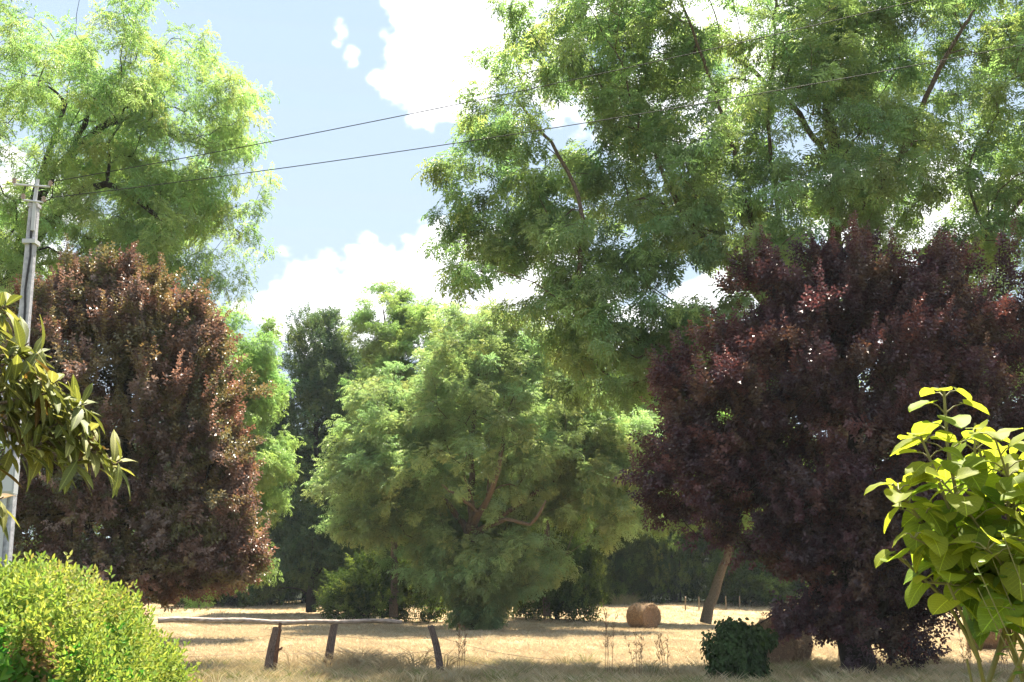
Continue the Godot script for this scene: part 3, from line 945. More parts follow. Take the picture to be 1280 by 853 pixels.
func straw_bale(label: String, at: Vector3, turn: float, radius: float) -> void:
	var o := thing("hay_bale", label, "hay bale", at, "round hay bales on the stubble")
	o.rotation.y = turn
	var half := 0.62
	var sides := 44
	var ring := func(list: Array, wob: float) -> ArrayMesh:
		var st := SurfaceTool.new()
		st.begin(Mesh.PRIMITIVE_TRIANGLES)
		st.set_smooth_group(0)
		for p in list:
			for s in sides:
				var a := TAU * s / sides
				var q: Vector3 = Vector3(p[0], cos(a) * p[1], sin(a) * p[1])
				var d: float = fine.get_noise_3dv(q * 34.0 + at) * wob + fine.get_noise_3dv(q * 9.0 + at) * wob
				var r: float = p[1] + d * p[2]
				var flat: float = maxf(0.0, -cos(a) - 0.90) * 0.35
				st.add_vertex(Vector3(p[0] + d * (1.0 - p[2]) * signf(p[0]), cos(a) * r * (1.0 - flat) , sin(a) * r))
		for k in list.size() - 1:
			for s in sides:
				var b := k * sides + s
				var c := k * sides + (s + 1) % sides
				for t in [b, c, b + sides, c, c + sides, b + sides]:
					st.add_index(t)
		st.generate_normals()
		return st.commit()
	var side := []
	for k in 15:
		var x := lerpf(-half, half, k / 14.0)
		var e := 1.0 - absf(x) / half
		side.append([x, radius - 0.055 * pow(1.0 - minf(e * 6.0, 1.0), 2.0) + 0.008 * sin(k * 2.6), 1.0])
	var body := part("straw_roll", ring.call(side, 0.03), M.bale_side, o)
	for sg in [-1.0, 1.0]:
		var face := []
		for k in 13:
			var f := k / 12.0
			var r := radius * 0.955 * f + 0.004
			face.append([sg * (half + 0.006 + 0.026 * sin(f * 34.0) - 0.03 * f * f * f), r, 0.15])
		if sg > 0.0:
			face.reverse()
		part("end_face", ring.call(face, 0.02), M.bale_end, o)
	for m in o.get_children():
		m.position.y = radius * 0.965
	# wisps that stand off the roll
	var wisp := Shape.new()
	for k in 5:
		wisp.leaf(ball() * 0.05, (Vector3(0, 1, 0) + ball() * 0.9).normalized(), ball() + Vector3(0, 0, 1), 0.10, 0.008, 0.1, 0.3)
	var wm := wisp.mesh()
	var at_ := []
	var tint := PackedColorArray()
	for k in 900:
		var a := rng.randf() * TAU
		var q: Vector3
		var nn := Vector3(0, cos(a), sin(a))
		if k % 3 == 0:
			var sg := -1.0 if k % 2 else 1.0
			var r := radius * sqrt(rng.randf())
			q = Vector3(sg * half, nn.y * r, nn.z * r)
			nn = (Vector3(sg, 0, 0) + ball() * 0.9).normalized()
		else:
			q = Vector3(rng.randf_range(-half, half), 0, 0) + nn * radius * 0.99
			nn = (nn * 0.5 + nn.cross(Vector3(1, 0, 0)) + ball() * 0.6).normalized()
		at_.append(Transform3D(frame(nn, ball(), rng.randf_range(0.5, 1.1)), q + Vector3(0, radius * 0.965, 0)))
		tint.append(tone(Color(0.44, 0.32, 0.21), 0.3, 0.08))
	many("loose_straw", wm, M.straw, o, at_, tint)


func log_post(h: float, r: float, lean: Vector3, seed_: int) -> ArrayMesh:
	# a weathered split post: ragged section, splintered top
	var s := Shape.new()
	var sides := 14
	var prof := []
	for k in sides:
		prof.append(1.0 + 0.16 * fine.get_noise_2d(k * 40.0, seed_ * 77.0) + (-0.28 if k == 3 else 0.0) + (-0.2 if k == 9 else 0.0))
	var rows := 12
	for y in rows + 1:
		var f := float(y) / rows
		for k in sides:
			var a := TAU * k / sides
			var q: float = r * prof[k] * lerpf(1.08, 0.86, f) * (1.0 + 0.07 * fine.get_noise_2d(y * 60.0, k * 25.0 + seed_))
			var top := (0.06 * fine.get_noise_2d(k * 70.0, seed_ * 9.0) + 0.03 * cos(a + seed_)) if y == rows else 0.0
			s.v.append(Vector3(cos(a) * q, -0.15 + (h + 0.15) * f + top, sin(a) * q) + lean * f * f)
			s.n.append(Vector3(cos(a), 0, sin(a)))
	for y in rows:
		for k in sides:
			var b := y * sides + k
			var c := y * sides + (k + 1) % sides
			s.i.append_array(PackedInt32Array([b, c, b + sides, c, c + sides, b + sides]))
	var at := s.v.size()
	s.v.append(Vector3(0, h - 0.03, 0) + lean)
	s.n.append(Vector3.UP)
	for k in sides:
		s.v.append(s.v[rows * sides + k])
		s.n.append(Vector3.UP)
	for k in sides:
		s.i.append_array(PackedInt32Array([at, at + 1 + k, at + 1 + (k + 1) % sides]))
	return s.mesh()


func build_field_things() -> void:
	straw_bale("small round hay bale lying alone at the far side of field", Vector3(6.6, rise(6.6, -60.4), -60.4), deg_to_rad(-53), 0.64)
	straw_bale("orange lit hay bale half hidden between ivy stump and plum trunk", Vector3(6.75, rise(6.75, -30.4), -30.4), deg_to_rad(-125), 0.64)
	straw_bale("hay bale under the broad bright leaves at right edge", Vector3(15.3, rise(15.3, -38.7), -38.7), deg_to_rad(-20), 0.66)

	# three old posts and the rail that lies on two of them
	var p1 := thing("fence_post", "split grey fence post with splint, below the middle of the rail", "fence post", Vector3(-5.5, rise(-5.5, -27.4), -27.4), "old fence posts")
	part("post", log_post(1.12, 0.115, Vector3(0.17, 0, 0), 3), M.old_wood, p1)
	var sp := Shape.new()
	sp.tube(PackedVector3Array([Vector3(0.14, -0.1, 0.05), Vector3(0.17, 0.5, 0.06), Vector3(0.235, 1.235, 0.03)]), PackedFloat32Array([0.045, 0.05, 0.04]), 7, true, 0.12, rng)
	part("splint", sp.mesh(), M.old_wood_brown, p1)
	var kn := Shape.new()
	kn.tube(PackedVector3Array([Vector3(0.16, 0.62, 0.05), Vector3(0.27, 0.66, 0.07), Vector3(0.31, 0.70, 0.07)]), PackedFloat32Array([0.04, 0.03, 0.02]), 6, true, 0.1, rng)
	part("stub", kn.mesh(), M.old_wood_brown, p1)
	var p2 := thing("fence_post", "short fence post in tall pale grass under rail's right part", "fence post", Vector3(-4.26, rise(-4.26, -28.0), -28.0), "old fence posts")
	part("post", log_post(1.16, 0.10, Vector3(0.13, 0, 0), 5), M.old_wood, p2)
	var p3 := thing("fence_post", "leaning dark fence post standing free right of the rail", "fence post", Vector3(-1.58, rise(-1.58, -27.0), -27.0), "old fence posts")
	part("post", log_post(1.16, 0.085, Vector3(-0.24, 0, 0), 8), M.old_wood, p3)
	var r := Shape.new()
	var pts := PackedVector3Array()
	var rad := PackedFloat32Array()
	var a := Vector3(-7.73, 1.30, -26.3)
	var b := Vector3(-2.62, 1.20, -28.6)
	for k in 19:
		var f := k / 18.0
		pts.append((a - b) * 0.0 + a.lerp(b, f) + Vector3(0, 0.02 * sin(f * 9.0) + 0.012 * sin(f * 23.0), 0.02 * sin(f * 7.0)))
		rad.append(lerpf(0.062, 0.044, f) + (0.012 if k == 9 or k == 17 else 0.0))
	r.tube(pts, rad, 9, true, 0.05, rng)
	tag(part("wooden_rail", r.mesh(), M.rail_wood, self), "long pale peeled pole laid across two old fence posts", "rail")

	for q in [0.95, 0.62]:
		var fw := Shape.new()
		var wp := PackedVector3Array()
		var wr := PackedFloat32Array()
		var ends := [Vector3(-8.9, q - 0.05, -26.3), Vector3(-5.38, q, -27.27), Vector3(-4.18, q - 0.02, -27.88), Vector3(-1.74, q + 0.01, -26.9), Vector3(0.9, q - 0.5, -26.6)]
		for e in 4:
			for k in 8:
				var f := k / 8.0
				wp.append(ends[e].lerp(ends[e + 1], f) - Vector3(0, 0.09 * sin(PI * f), 0))
				wr.append(0.0035)
		wp.append(ends[4])
		wr.append(0.0035)
		fw.tube(wp, wr, 4)
		tag(part("fence_wire", fw.mesh(), M.rust_wire, self), "upper slack rusty wire strung along the old posts" if q > 0.8 else "lower slack rusty wire strung along the old posts", "wire", "fence wires")

	# thin pale posts of a fence at the wood's edge
	var proto: MeshInstance3D
	for k in 5:
		var x := 11.4 + k * 0.95
		var z := -79.0 - k * 0.3
		var q: MeshInstance3D
		if proto == null:
			q = part("stake", log_post(0.85, 0.045, Vector3(0.03, 0, 0), 2), M.pale_wood, self)
			proto = q
		else:
			q = proto.duplicate()
			q.name = numbered("stake")
			add_child(q, true)
		q.position = Vector3(x, rise(x, z), z)
		q.rotation.y = k * 1.3
		tag(q, ["leftmost thin pale stake behind the leaning pale trunk", "second thin pale stake from the left, behind the leaning trunk", "middle one of the five thin pale stakes at the wood", "fourth thin pale stake from the left at the wood", "rightmost thin pale stake at the edge of the wood"][k], "stake", "stakes at the edge of the wood")

	# ivy on a stump
	var iv := thing("ivy_stump", "tree stump wholly covered by dark ivy, beside the orange bale", "stump", Vector3(4.62, rise(4.62, -25.0) - 0.05, -25.0))
	part("stump", log_post(1.05, 0.2, Vector3(0.05, 0, 0), 4), M.bark_dark, iv)
	var im := Shape.new()
	for k in 7:
		var e := ball()
		im.leaf(e * Vector3(0.13, 0.16, 0.07), Vector3(e.x, -0.6 + e.y * 0.8, 0.35).normalized(), Vector3(0, 0.35, 1) + ball() * 0.6, 0.10, 0.085, 0.12, 0.15, true)
	var ims := im.mesh()
	var at := []
	var tint := PackedColorArray()
	var lobes := [[Vector3(-0.02, 1.16, 0), Vector3(0.26, 0.20, 0.26)], [Vector3(-0.24, 0.84, 0.08), Vector3(0.38, 0.32, 0.30)], [Vector3(0.24, 0.80, 0.05), Vector3(0.30, 0.46, 0.28)], [Vector3(-0.24, 0.36, 0.02), Vector3(0.26, 0.46, 0.26)], [Vector3(0.42, 1.02, 0.0), Vector3(0.34, 0.16, 0.24)], [Vector3(0.06, 0.3, 0.0), Vector3(0.26, 0.42, 0.26)]]
	for k in 1150:
		var lb: Array = lobes[k % 6]
		var u := ball().normalized() * rng.randf_range(0.72, 1.12)
		var q: Vector3 = lb[0] + u * lb[1]
		if q.y < 0.0:
			continue
		at.append(Transform3D(frame(Vector3(0, 1, 0) + ball() * 0.5, u + Vector3(0, 0.3, 0) + ball() * 0.5, rng.randf_range(0.5, 1.1)), q + ball() * 0.09))
		tint.append(tone([Color(0.025, 0.05, 0.014), Color(0.035, 0.062, 0.017), Color(0.02, 0.036, 0.012)][k % 3], 0.3, 0.08))
	for k in 16:   # trailing strands
		var an := rng.randf() * TAU
		var q := Vector3(cos(an) * 0.5 + 0.05, rng.randf_range(0.75, 1.1), sin(an) * 0.4)
		for e in 9:
			q += Vector3(cos(an) * 0.012, -0.075, sin(an) * 0.012) + ball() * 0.02
			if q.y > 0.05:
				at.append(Transform3D(frame(Vector3(0, 1, 0) + ball() * 0.4, Vector3(cos(an), 0.2, sin(an)) + ball() * 0.4, rng.randf_range(0.45, 0.8)), q))
				tint.append(tone(Color(0.03, 0.058, 0.016), 0.3, 0.08))
	many("ivy", ims, M.leaf_ivy, iv, at, tint)

	# dried weeds that stand above the grass
	var weeds := [[2.2, -27.6, 1.55, "tallest dried weed, left one of the two before the bale"], [2.85, -27.4, 1.2, "dried weed with forked top, right one of the two before the bale"], [3.6, -28.6, 0.9, "short dried weed left of the ivy stump"],
		[10.1, -26.9, 1.0, "dried weed under the right plum tree, left of two"], [10.9, -26.9, 0.85, "dried weed under the broad bright leaves, right of two"], [-1.15, -27.2, 1.1, "brown dried weed beside the leaning dark post"]]
	for w in weeds:
		var o := thing("dried_weed", w[3], "weed", Vector3(w[0], rise(w[0], w[1]), w[1]), "dried weeds along the fence line")
		var st := Shape.new()
		var seeds := Shape.new()
		for k in 4:
			var lean := ball() * 0.22
			var hh: float = w[2] * rng.randf_range(0.7, 1.05)
			var pp := PackedVector3Array()
			var rr := PackedFloat32Array()
			for j in 7:
				var f := j / 6.0
				pp.append(Vector3(lean.x * f * f + 0.05 * k - 0.08, hh * f - 0.03, lean.z * f) + ball() * 0.01)
				rr.append(lerpf(0.008, 0.003, f))
			st.tube(pp, rr, 4)
			for j in range(3, 7):
				for q in 3:
					var d := (Vector3(0, 1.0, 0) + ball() * 0.9).normalized()
					var l := 0.16 * rng.randf_range(0.5, 1.2)
					st.tube(PackedVector3Array([pp[j], pp[j] + d * l]), PackedFloat32Array([0.004, 0.002]), 3)
					for e in 6:
						seeds.leaf(pp[j] + d * l * (0.3 + e * 0.13), (d + ball()).normalized(), ball(), 0.028, 0.018, 0.2, 0.1)
		part("stalk", st.mesh(), M.dry_stalk, o)
		var sd := part("seed_head", seeds.mesh(), M.dry_seed, o)
		sd.set_meta("kind", "stuff")


func build_pole() -> void:
	var o := thing("utility_pole", "pale grey utility pole at the left edge, with meter box", "utility pole", Vector3(-5.55, rise(-5.55, -13.0), -13.0))
	# tapered shaft with chamfered corners
	var s := Shape.new()
	var prof := [Vector2(-1, -0.72), Vector2(-0.72, -1), Vector2(0.72, -1), Vector2(1, -0.72), Vector2(1, 0.72), Vector2(0.72, 1), Vector2(-0.72, 1), Vector2(-1, 0.72)]
	for k in 8:
		var a: Vector2 = prof[k]
		var b: Vector2 = prof[(k + 1) % 8]
		var nn := Vector3((a.x + b.x), 0, (a.y + b.y)).normalized()
		var at := s.v.size()
		for q in [[a, 0.088, -0.3], [b, 0.088, -0.3], [b, 0.05, 6.3], [a, 0.05, 6.3]]:
			s.v.append(Vector3(q[0].x * q[1], q[2], q[0].y * q[1]))
			s.n.append(nn)
		s.i.append_array(PackedInt32Array([at, at + 1, at + 2, at, at + 2, at + 3]))
	part("shaft", s.mesh(), M.concrete, o)
	var c := Shape.new()
	c.box(Vector3(-0.058, 6.297, -0.058), Vector3(0.058, 6.34, 0.058))
	part("cap", c.mesh(), M.concrete, o)
	var t := Shape.new()
	t.tube(PackedVector3Array([Vector3(0.03, 6.0, 0.07), Vector3(0.03, 6.4, 0.07), Vector3(0.04, 6.62, 0.07)]), PackedFloat32Array([0.022, 0.022, 0.02]), 8, true)
	part("mast", t.mesh(), M.zinc, o)
	for q in [[6.52, -0.22, 0.20], [6.33, -0.10, 0.14]]:
		var ar := Shape.new()
		ar.tube(PackedVector3Array([Vector3(q[1], q[0] + 0.03, 0.095), Vector3(q[2], q[0], 0.095)]), PackedFloat32Array([0.014, 0.014]), 6, true)
		part("bracket_arm", ar.mesh(), M.zinc, o)
		for e in [q[1], q[2]]:
			var iso := Shape.new()
			var y: float = q[0] + (0.03 if e < 0 else 0.0)
			iso.tube(PackedVector3Array([Vector3(e, y + 0.012, 0.095), Vector3(e, y + 0.03, 0.095), Vector3(e, y + 0.04, 0.095), Vector3(e, y + 0.055, 0.095), Vector3(e, y + 0.075, 0.095)]), PackedFloat32Array([0.016, 0.028, 0.016, 0.028, 0.012]), 8, true)
			part("insulator", iso.mesh(), M.porcelain, o)
	for y in [5.85, 4.6]:
		var cl := Shape.new()
		cl.box(Vector3(-0.075, y, -0.075), Vector3(0.075, y + 0.05, 0.082))
		part("clamp", cl.mesh(), M.zinc, o)
	var cb := Shape.new()
	var pp := PackedVector3Array()
	var rr := PackedFloat32Array()
	for k in 16:
		var f := k / 15.0
		pp.append(Vector3(0.02 + 0.012 * sin(k * 1.7), lerpf(3.3, 6.3, f), lerpf(0.088, 0.064, f)))
		rr.append(0.012)
	cb.tube(pp, rr, 6)
	part("cable", cb.mesh(), M.black_cable, o)
	var bx := Shape.new()
	bx.box(Vector3(-0.12, 2.98, 0.085), Vector3(0.13, 3.30, 0.20))
	var box := part("meter_box", bx.mesh(), M.zinc, o)
	var ld := Shape.new()
	ld.box(Vector3(-0.105, 3.0, 0.202), Vector3(0.115, 3.28, 0.214))
	part("lid", ld.mesh(), M.zinc, box)
	var cn := Shape.new()
	cn.tube(PackedVector3Array([Vector3(0.0, -0.2, 0.115), Vector3(0.0, 1.5, 0.108), Vector3(0.0, 2.98, 0.1)]), PackedFloat32Array([0.022, 0.022, 0.022]), 8)
	part("conduit", cn.mesh(), M.zinc, o)
	# two wires that run from the pole across the garden, upwards to the right
	for w in [[Vector3(-5.35, 6.60, -12.905), Vector3(7.6, 9.55, -12), "upper overhead wire from the pole towards the great ash"], [Vector3(-5.41, 6.40, -12.905), Vector3(7.5, 8.58, -12), "lower overhead wire from the pole across the great ash"]]:
		var p := PackedVector3Array()
		var r := PackedFloat32Array()
		for k in 61:
			var f := k / 40.0
			p.append(w[0].lerp(w[1], f) - Vector3(0, 0.62 * f * (1.5 - f), 0))
			r.append(0.0055)
		var ws := Shape.new()
		ws.tube(p, r, 6)
		tag(part("overhead_wire", ws.mesh(), M.black_cable, self), w[2], "wire", "overhead wires")


func build_garden() -> void:
	# the hedge, lower left
	var h := thing("hedge", "bright yellow-green leafy hedge in the lower left corner", "hedge", Vector3(-4.72, rise(-4.72, -10.5), -10.5))
	var st := Shape.new()
	for k in 60:
		var x := rng.randf_range(-1.6, 1.35)
		var z := rng.randf_range(-0.9, 0.9)
		var p := Vector3(x, -0.05, z)
		var q := p + Vector3(rng.randf_range(-0.2, 0.2), 1.0, rng.randf_range(-0.2, 0.2))
		st.tube(PackedVector3Array([p, q, q + Vector3(rng.randf_range(-0.2, 0.2), 0.75, rng.randf_range(-0.2, 0.2))]), PackedFloat32Array([0.014, 0.010, 0.005]), 5)
	part("stem", st.mesh(), M.bark_grey, h).set_meta("kind", "stuff")
	var shoot := simple_twig(13, 0.36, 0.07, 0.032, 0.8, true)
	var broad_ := simple_twig(8, 0.26, 0.12, 0.085, 1.2, true)
	var sets := [[], []]
	var tints := [PackedColorArray(), PackedColorArray()]
	for k in 10500:
		var x := rng.randf_range(-1.8, 2.08)
		var z := rng.randf_range(-1.1, 1.15)
		var crown := 1.90 + 0.24 * fine.get_noise_2d(x * 22.0, z * 22.0) - 0.7 * smoothstep(1.0, 1.7, x) - 0.22 * smoothstep(0.4, 1.2, absf(z)) + 0.05 * cos(x * 2.0)
		var y := crown * (1.0 - pow(rng.randf(), 2.2))
		var edge := 1.52 + 0.22 * (1.0 - y / 2.1) + 0.10 * fine.get_noise_2d(y * 30.0, z * 30.0)
		if x > edge:
			continue
		if fine.get_noise_3d(x * 55.0, y * 55.0, z * 55.0) < -0.24:
			continue
		if y < crown - 0.35 and z < 0.55 and x < edge - 0.5:
			continue
		var out_ := Vector3(0.5 * smoothstep(1.1, 1.8, x), 0.55 + 0.6 * smoothstep(crown - 0.5, crown, y), 0.55 * smoothstep(0.3, 1.0, z))
		var kind := 0 if y > crown - 0.20 - 0.25 * fine.get_noise_2d(x * 30.0, 5.0) else 1
		sets[kind].append(Transform3D(frame(out_ + ball() * 0.55, Vector3(0, 0.6, 0.8) + ball() * 0.5, rng.randf_range(0.7, 1.15)), Vector3(x, y - 0.12, z)))
		var c: Color = [Color(0.25, 0.33, 0.07), Color(0.30, 0.35, 0.08), Color(0.19, 0.29, 0.06)][k % 3] if kind == 0 else [Color(0.13, 0.32, 0.065), Color(0.10, 0.26, 0.055), Color(0.20, 0.37, 0.08)][k % 3]
		if Vector2(x - 1.0, (y - 1.38) * 1.3).length() < 0.22 and z > 0.6 and k % 2:
			c = Color(0.34, 0.22, 0.12)
		tints[kind].append(tone(c, 0.2, 0.08))
	for k in 260:   # stray shoots that stand above the rest
		var x := rng.randf_range(-1.7, 1.45)
		var z := rng.randf_range(-0.8, 0.9)
		var y := 1.80 + 0.24 * fine.get_noise_2d(x * 22.0, z * 22.0) - 0.7 * smoothstep(1.0, 1.7, x)
		sets[0].append(Transform3D(frame(Vector3(0, 1, 0) + ball() * 0.35, Vector3(0, 0.3, 1) + ball() * 0.5, rng.randf_range(0.7, 1.2)), Vector3(x, y - 0.05 + 0.12 * absf(fine.get_noise_2d(x * 70.0, z * 70.0)) * 2.0, z)))
		tints[0].append(tone([Color(0.28, 0.34, 0.08), Color(0.33, 0.32, 0.12), Color(0.22, 0.30, 0.07)][k % 3], 0.2, 0.1))
	many("foliage", shoot, M.leaf_hedge, h, sets[0], tints[0])
	many("foliage", broad_, M.leaf_green, h, sets[1], tints[1])

	# broad bright leaves, right
	var cat_mid := [0.0, 0.06, 0.22, 0.42, 0.62, 0.80, 0.93, 1.0]
	var cat_edge := [[0.02, 0.0], [0.30, -0.12], [0.48, 0.04], [0.52, 0.28], [0.47, 0.52], [0.34, 0.76], [0.15, 0.92], [0.0, 0.99]]
	var cat := [blade(cat_mid, cat_edge, 0.22, 0.16, 0.02), blade(cat_mid, cat_edge, 0.10, 0.30, 0.035), blade(cat_mid, cat_edge, 0.38, 0.08, 0.02), blade(cat_mid, cat_edge, 0.16, 0.42, 0.03)]
	var vt := vein_texture(7, 0.8)
	var cm := [broadleaf(Color(0.60, 0.70, 0.10), vt, 1.4, 0.55), broadleaf(Color(0.50, 0.67, 0.10), vt, 1.4, 0.55), broadleaf(Color(0.38, 0.58, 0.10), vt, 1.3, 0.52), broadleaf(Color(0.28, 0.48, 0.09), vt, 1.2, 0.5)]
	var ct := thing("catalpa_sapling", "young tree with big heart-shaped glowing leaves at the right edge", "sapling", Vector3(2.45, rise(2.45, -5.1), -5.1))
	ct.position.x -= 0.13
	var org := ct.position + Vector3(0.13, 0, 0)
	var cs := Shape.new()
	var shoots := [
		[[Vector3(2.45, -0.05, -5.1), Vector3(2.40, 1.0, -5.08), Vector3(2.16, 1.9, -5.0), Vector3(2.0, 2.4, -4.98), Vector3(1.99, 2.84, -4.98)], 0.022, 0.006, 1.35],
		[[Vector3(2.05, 1.85, -5.0), Vector3(1.9, 2.15, -4.9), Vector3(1.70, 2.42, -4.85)], 0.011, 0.005, 0.25],
		[[Vector3(2.08, 1.5, -5.0), Vector3(1.98, 1.75, -4.82), Vector3(1.86, 2.02, -4.75)], 0.011, 0.005, 0.15],
		[[Vector3(2.08, 1.6, -5.0), Vector3(2.25, 2.1, -4.95), Vector3(2.33, 2.62, -4.95)], 0.012, 0.005, 0.3],
		[[Vector3(2.08, 1.5, -5.0), Vector3(2.16, 1.8, -4.75), Vector3(2.12, 2.2, -4.65)], 0.011, 0.005, 0.1],
		[[Vector3(2.1, 1.4, -5.0), Vector3(2.4, 1.8, -4.9), Vector3(2.6, 2.3, -4.9)], 0.012, 0.005, 0.3],
		[[Vector3(2.05, 2.1, -5.0), Vector3(2.15, 2.4, -5.15), Vector3(2.2, 2.72, -5.2)], 0.010, 0.005, 0.1],
		[[Vector3(2.1, 1.2, -5.05), Vector3(2.0, 1.5, -4.9), Vector3(1.95, 1.72, -4.85)], 0.010, 0.005, 0.05],
		[[Vector3(2.06, 1.7, -5.0), Vector3(1.92, 1.95, -4.95), Vector3(1.70, 2.14, -4.9)], 0.010, 0.005, 0.15],
		[[Vector3(2.04, 2.0, -5.0), Vector3(1.95, 2.3, -4.9), Vector3(1.84, 2.62, -4.88)], 0.010, 0.005, 0.12],
		[[Vector3(2.06, 1.75, -5.0), Vector3(2.14, 2.1, -4.85), Vector3(2.16, 2.5, -4.8)], 0.010, 0.005, 0.12],
		[[Vector3(2.3, 1.4, -5.0), Vector3(2.2, 1.7, -4.7), Vector3(2.05, 1.92, -4.6)], 0.010, 0.005, 0.08],
		[[Vector3(2.25, 1.75, -5.0), Vector3(2.05, 1.98, -4.85), Vector3(1.80, 2.02, -4.8)], 0.010, 0.005, 0.15],
		[[Vector3(2.35, 1.5, -5.0), Vector3(2.42, 2.0, -4.9), Vector3(2.36, 2.62, -4.85)], 0.012, 0.005, 0.3],
		[[Vector3(2.3, 1.6, -5.0), Vector3(2.3, 2.1, -5.2), Vector3(2.22, 2.66, -5.25)], 0.012, 0.005, 0.3],
		[[Vector3(2.3, 1.6, -5.0), Vector3(2.25, 2.0, -4.7), Vector3(2.2, 2.42, -4.6)], 0.012, 0.005, 0.2]]
	for q in [[1.72, 2.2], [1.85, 2.42], [1.95, 2.15], [2.08, 2.6], [2.18, 2.3], [2.28, 2.5], [1.8, 2.3], [2.1, 2.1]]:   # slender side shoots
		var tip := Vector3(q[0], q[1], -4.75 + rng.randf_range(-0.15, 0.2))
		shoots.append([[Vector3(2.2, 1.75, -5.0), Vector3(2.2, 1.75, -5.0).lerp(tip, 0.55) + Vector3(0.06, 0.06, 0), tip], 0.008, 0.004, 0.12])
	var main_shoot: Array = shoots.pop_front()
	shoots.reverse()
	shoots.push_front(main_shoot)
	var leaves := 0
	for sh in shoots:
		var cu := Curve3D.new()
		for k in sh[0].size():
			var t: Vector3 = (sh[0][mini(k + 1, sh[0].size() - 1)] - sh[0][maxi(k - 1, 0)]) / 6.0
			cu.add_point(sh[0][k] - org, -t, t)
		var total := cu.get_baked_length()
		var pp := PackedVector3Array()
		var rr := PackedFloat32Array()
		for k in 13:
			pp.append(cu.sample_baked(total * k / 12.0))
			rr.append(lerpf(sh[1], sh[2], k / 12.0))
		cs.tube(pp, rr, 7, true)
		var d0: float = sh[3]
		var pair := 0
		var dist := d0
		while dist <= total + 0.001:
			var f: float = dist / total
			var left := total - dist
			var p := cu.sample_baked(minf(dist, total))
			var size := clampf(0.085 + left * 0.22, 0.085, 0.155) * rng.randf_range(0.8, 1.15)
			var n := 3 if total - dist < 0.05 else 2
			for q in n:
				var an := pair * 1.35 + q * TAU / n + rng.randf_range(-0.4, 0.4)
				var o := Vector3(cos(an), 0, sin(an))
				if leaves >= 300 or p.x + org.x > 2.44 or p.y + org.y < 2.0 - 0.16 * o.z - (0.13 if p.x + org.x > 2.0 else 0.0) and rng.randf() < 0.95:
					continue
				var pet := size * rng.randf_range(0.45, 0.8)
				var foot := p + (o + Vector3(0, 0.55, 0)).normalized() * pet
				cs.tube(PackedVector3Array([p, p.lerp(foot, 0.5) + Vector3(0, 0.01, 0), foot]), PackedFloat32Array([0.0035, 0.0028, 0.0024]), 5)
				var fall := rng.randf_range(0.1, 1.2) if left > 0.12 else rng.randf_range(-0.4, 0.5)
				var li := part("leaf", cat[rng.randi() % 4], cm[clampi(int(left * 5.2 + rng.randf_range(-0.7, 0.9)), 0, 3)], ct)
				li.transform = Transform3D(frame(o + Vector3(0, -fall, 0) + ball() * 0.25, Vector3(0, 0.75, 0) + ball() * 0.35 + o * 0.8 + Vector3(0, 0, 0.15), size), foot)
				leaves += 1
			pair += 1
			dist += 0.095 if left > 0.25 else 0.07
	part("stem", cs.mesh(), M.green_stem, ct)

	# the small-leaved shrub in front of it
	var oval := [[0.02, 0.0], [0.17, 0.08], [0.27, 0.25], [0.29, 0.45], [0.22, 0.68], [0.10, 0.88], [0.0, 1.0]]
	var oval_mid := [0.0, 0.1, 0.26, 0.46, 0.68, 0.88, 1.0]
	var ol := [blade(oval_mid, oval, 0.3, 0.15, 0.01), blade(oval_mid, oval, 0.1, 0.3, 0.02)]
	var om := [broadleaf(Color(0.30, 0.42, 0.06), vt, 0.8, 0.42), broadleaf(Color(0.18, 0.31, 0.05), vt, 0.7, 0.4)]
	var sb := thing("shrub", "small-leaved green shrub in the corner below the heart-shaped leaves", "shrub", Vector3(2.05, rise(2.05, -4.5), -4.5))
	var so := sb.position
	var ss := Shape.new()
	for k in 9:
		var tip := Vector3(1.72 + 0.05 * k, 1.86 + 0.32 * rng.randf() + 0.02 * k, -4.5 + rng.randf_range(-0.15, 0.2)) - so
		var root := Vector3(rng.randf_range(-0.05, 0.05), -0.03, rng.randf_range(-0.05, 0.05))
		var mid := root.lerp(tip, 0.55) + Vector3(0.12, 0.15, 0)
		var cu := Curve3D.new()
		cu.add_point(root, Vector3.ZERO, (mid - root) * 0.4)
		cu.add_point(mid, (root - tip) * 0.15, (tip - root) * 0.15)
		cu.add_point(tip, (mid - tip) * 0.3, Vector3.ZERO)
		var total := cu.get_baked_length()
		var pp := PackedVector3Array()
		var rr := PackedFloat32Array()
		for j in 9:
			pp.append(cu.sample_baked(total * j / 8.0))
			rr.append(lerpf(0.007, 0.002, j / 8.0))
		ss.tube(pp, rr, 5, true)
		for j in 17:
			var p := cu.sample_baked(total * (1.0 - j * 0.022))
			var an := j * 2.4 + k
			var o := Vector3(cos(an), 0.35, sin(an)).normalized()
			var li := part("leaf", ol[j % 2], om[(j + k) % 2], sb)
			li.transform = Transform3D(frame(o + ball() * 0.3, Vector3(0, 1, 0.2) + ball() * 0.4, rng.randf_range(0.035, 0.06)), p + o * 0.012)
	part("stem", ss.mesh(), M.green_stem, sb)

	# long glossy leaves in whorls, left
	var lance := [[0.012, 0.0], [0.045, 0.10], [0.10, 0.28], [0.135, 0.50], [0.125, 0.68], [0.07, 0.87], [0.0, 1.0]]
	var lance_mid := [0.0, 0.11, 0.29, 0.51, 0.69, 0.88, 1.0]
	var ll := [blade(lance_mid, lance, 0.35, 0.22, 0.008), blade(lance_mid, lance, 0.2, 0.45, 0.012), blade(lance_mid, lance, 0.5, 0.10, 0.008)]
	var lt := vein_texture(13, 0.9)
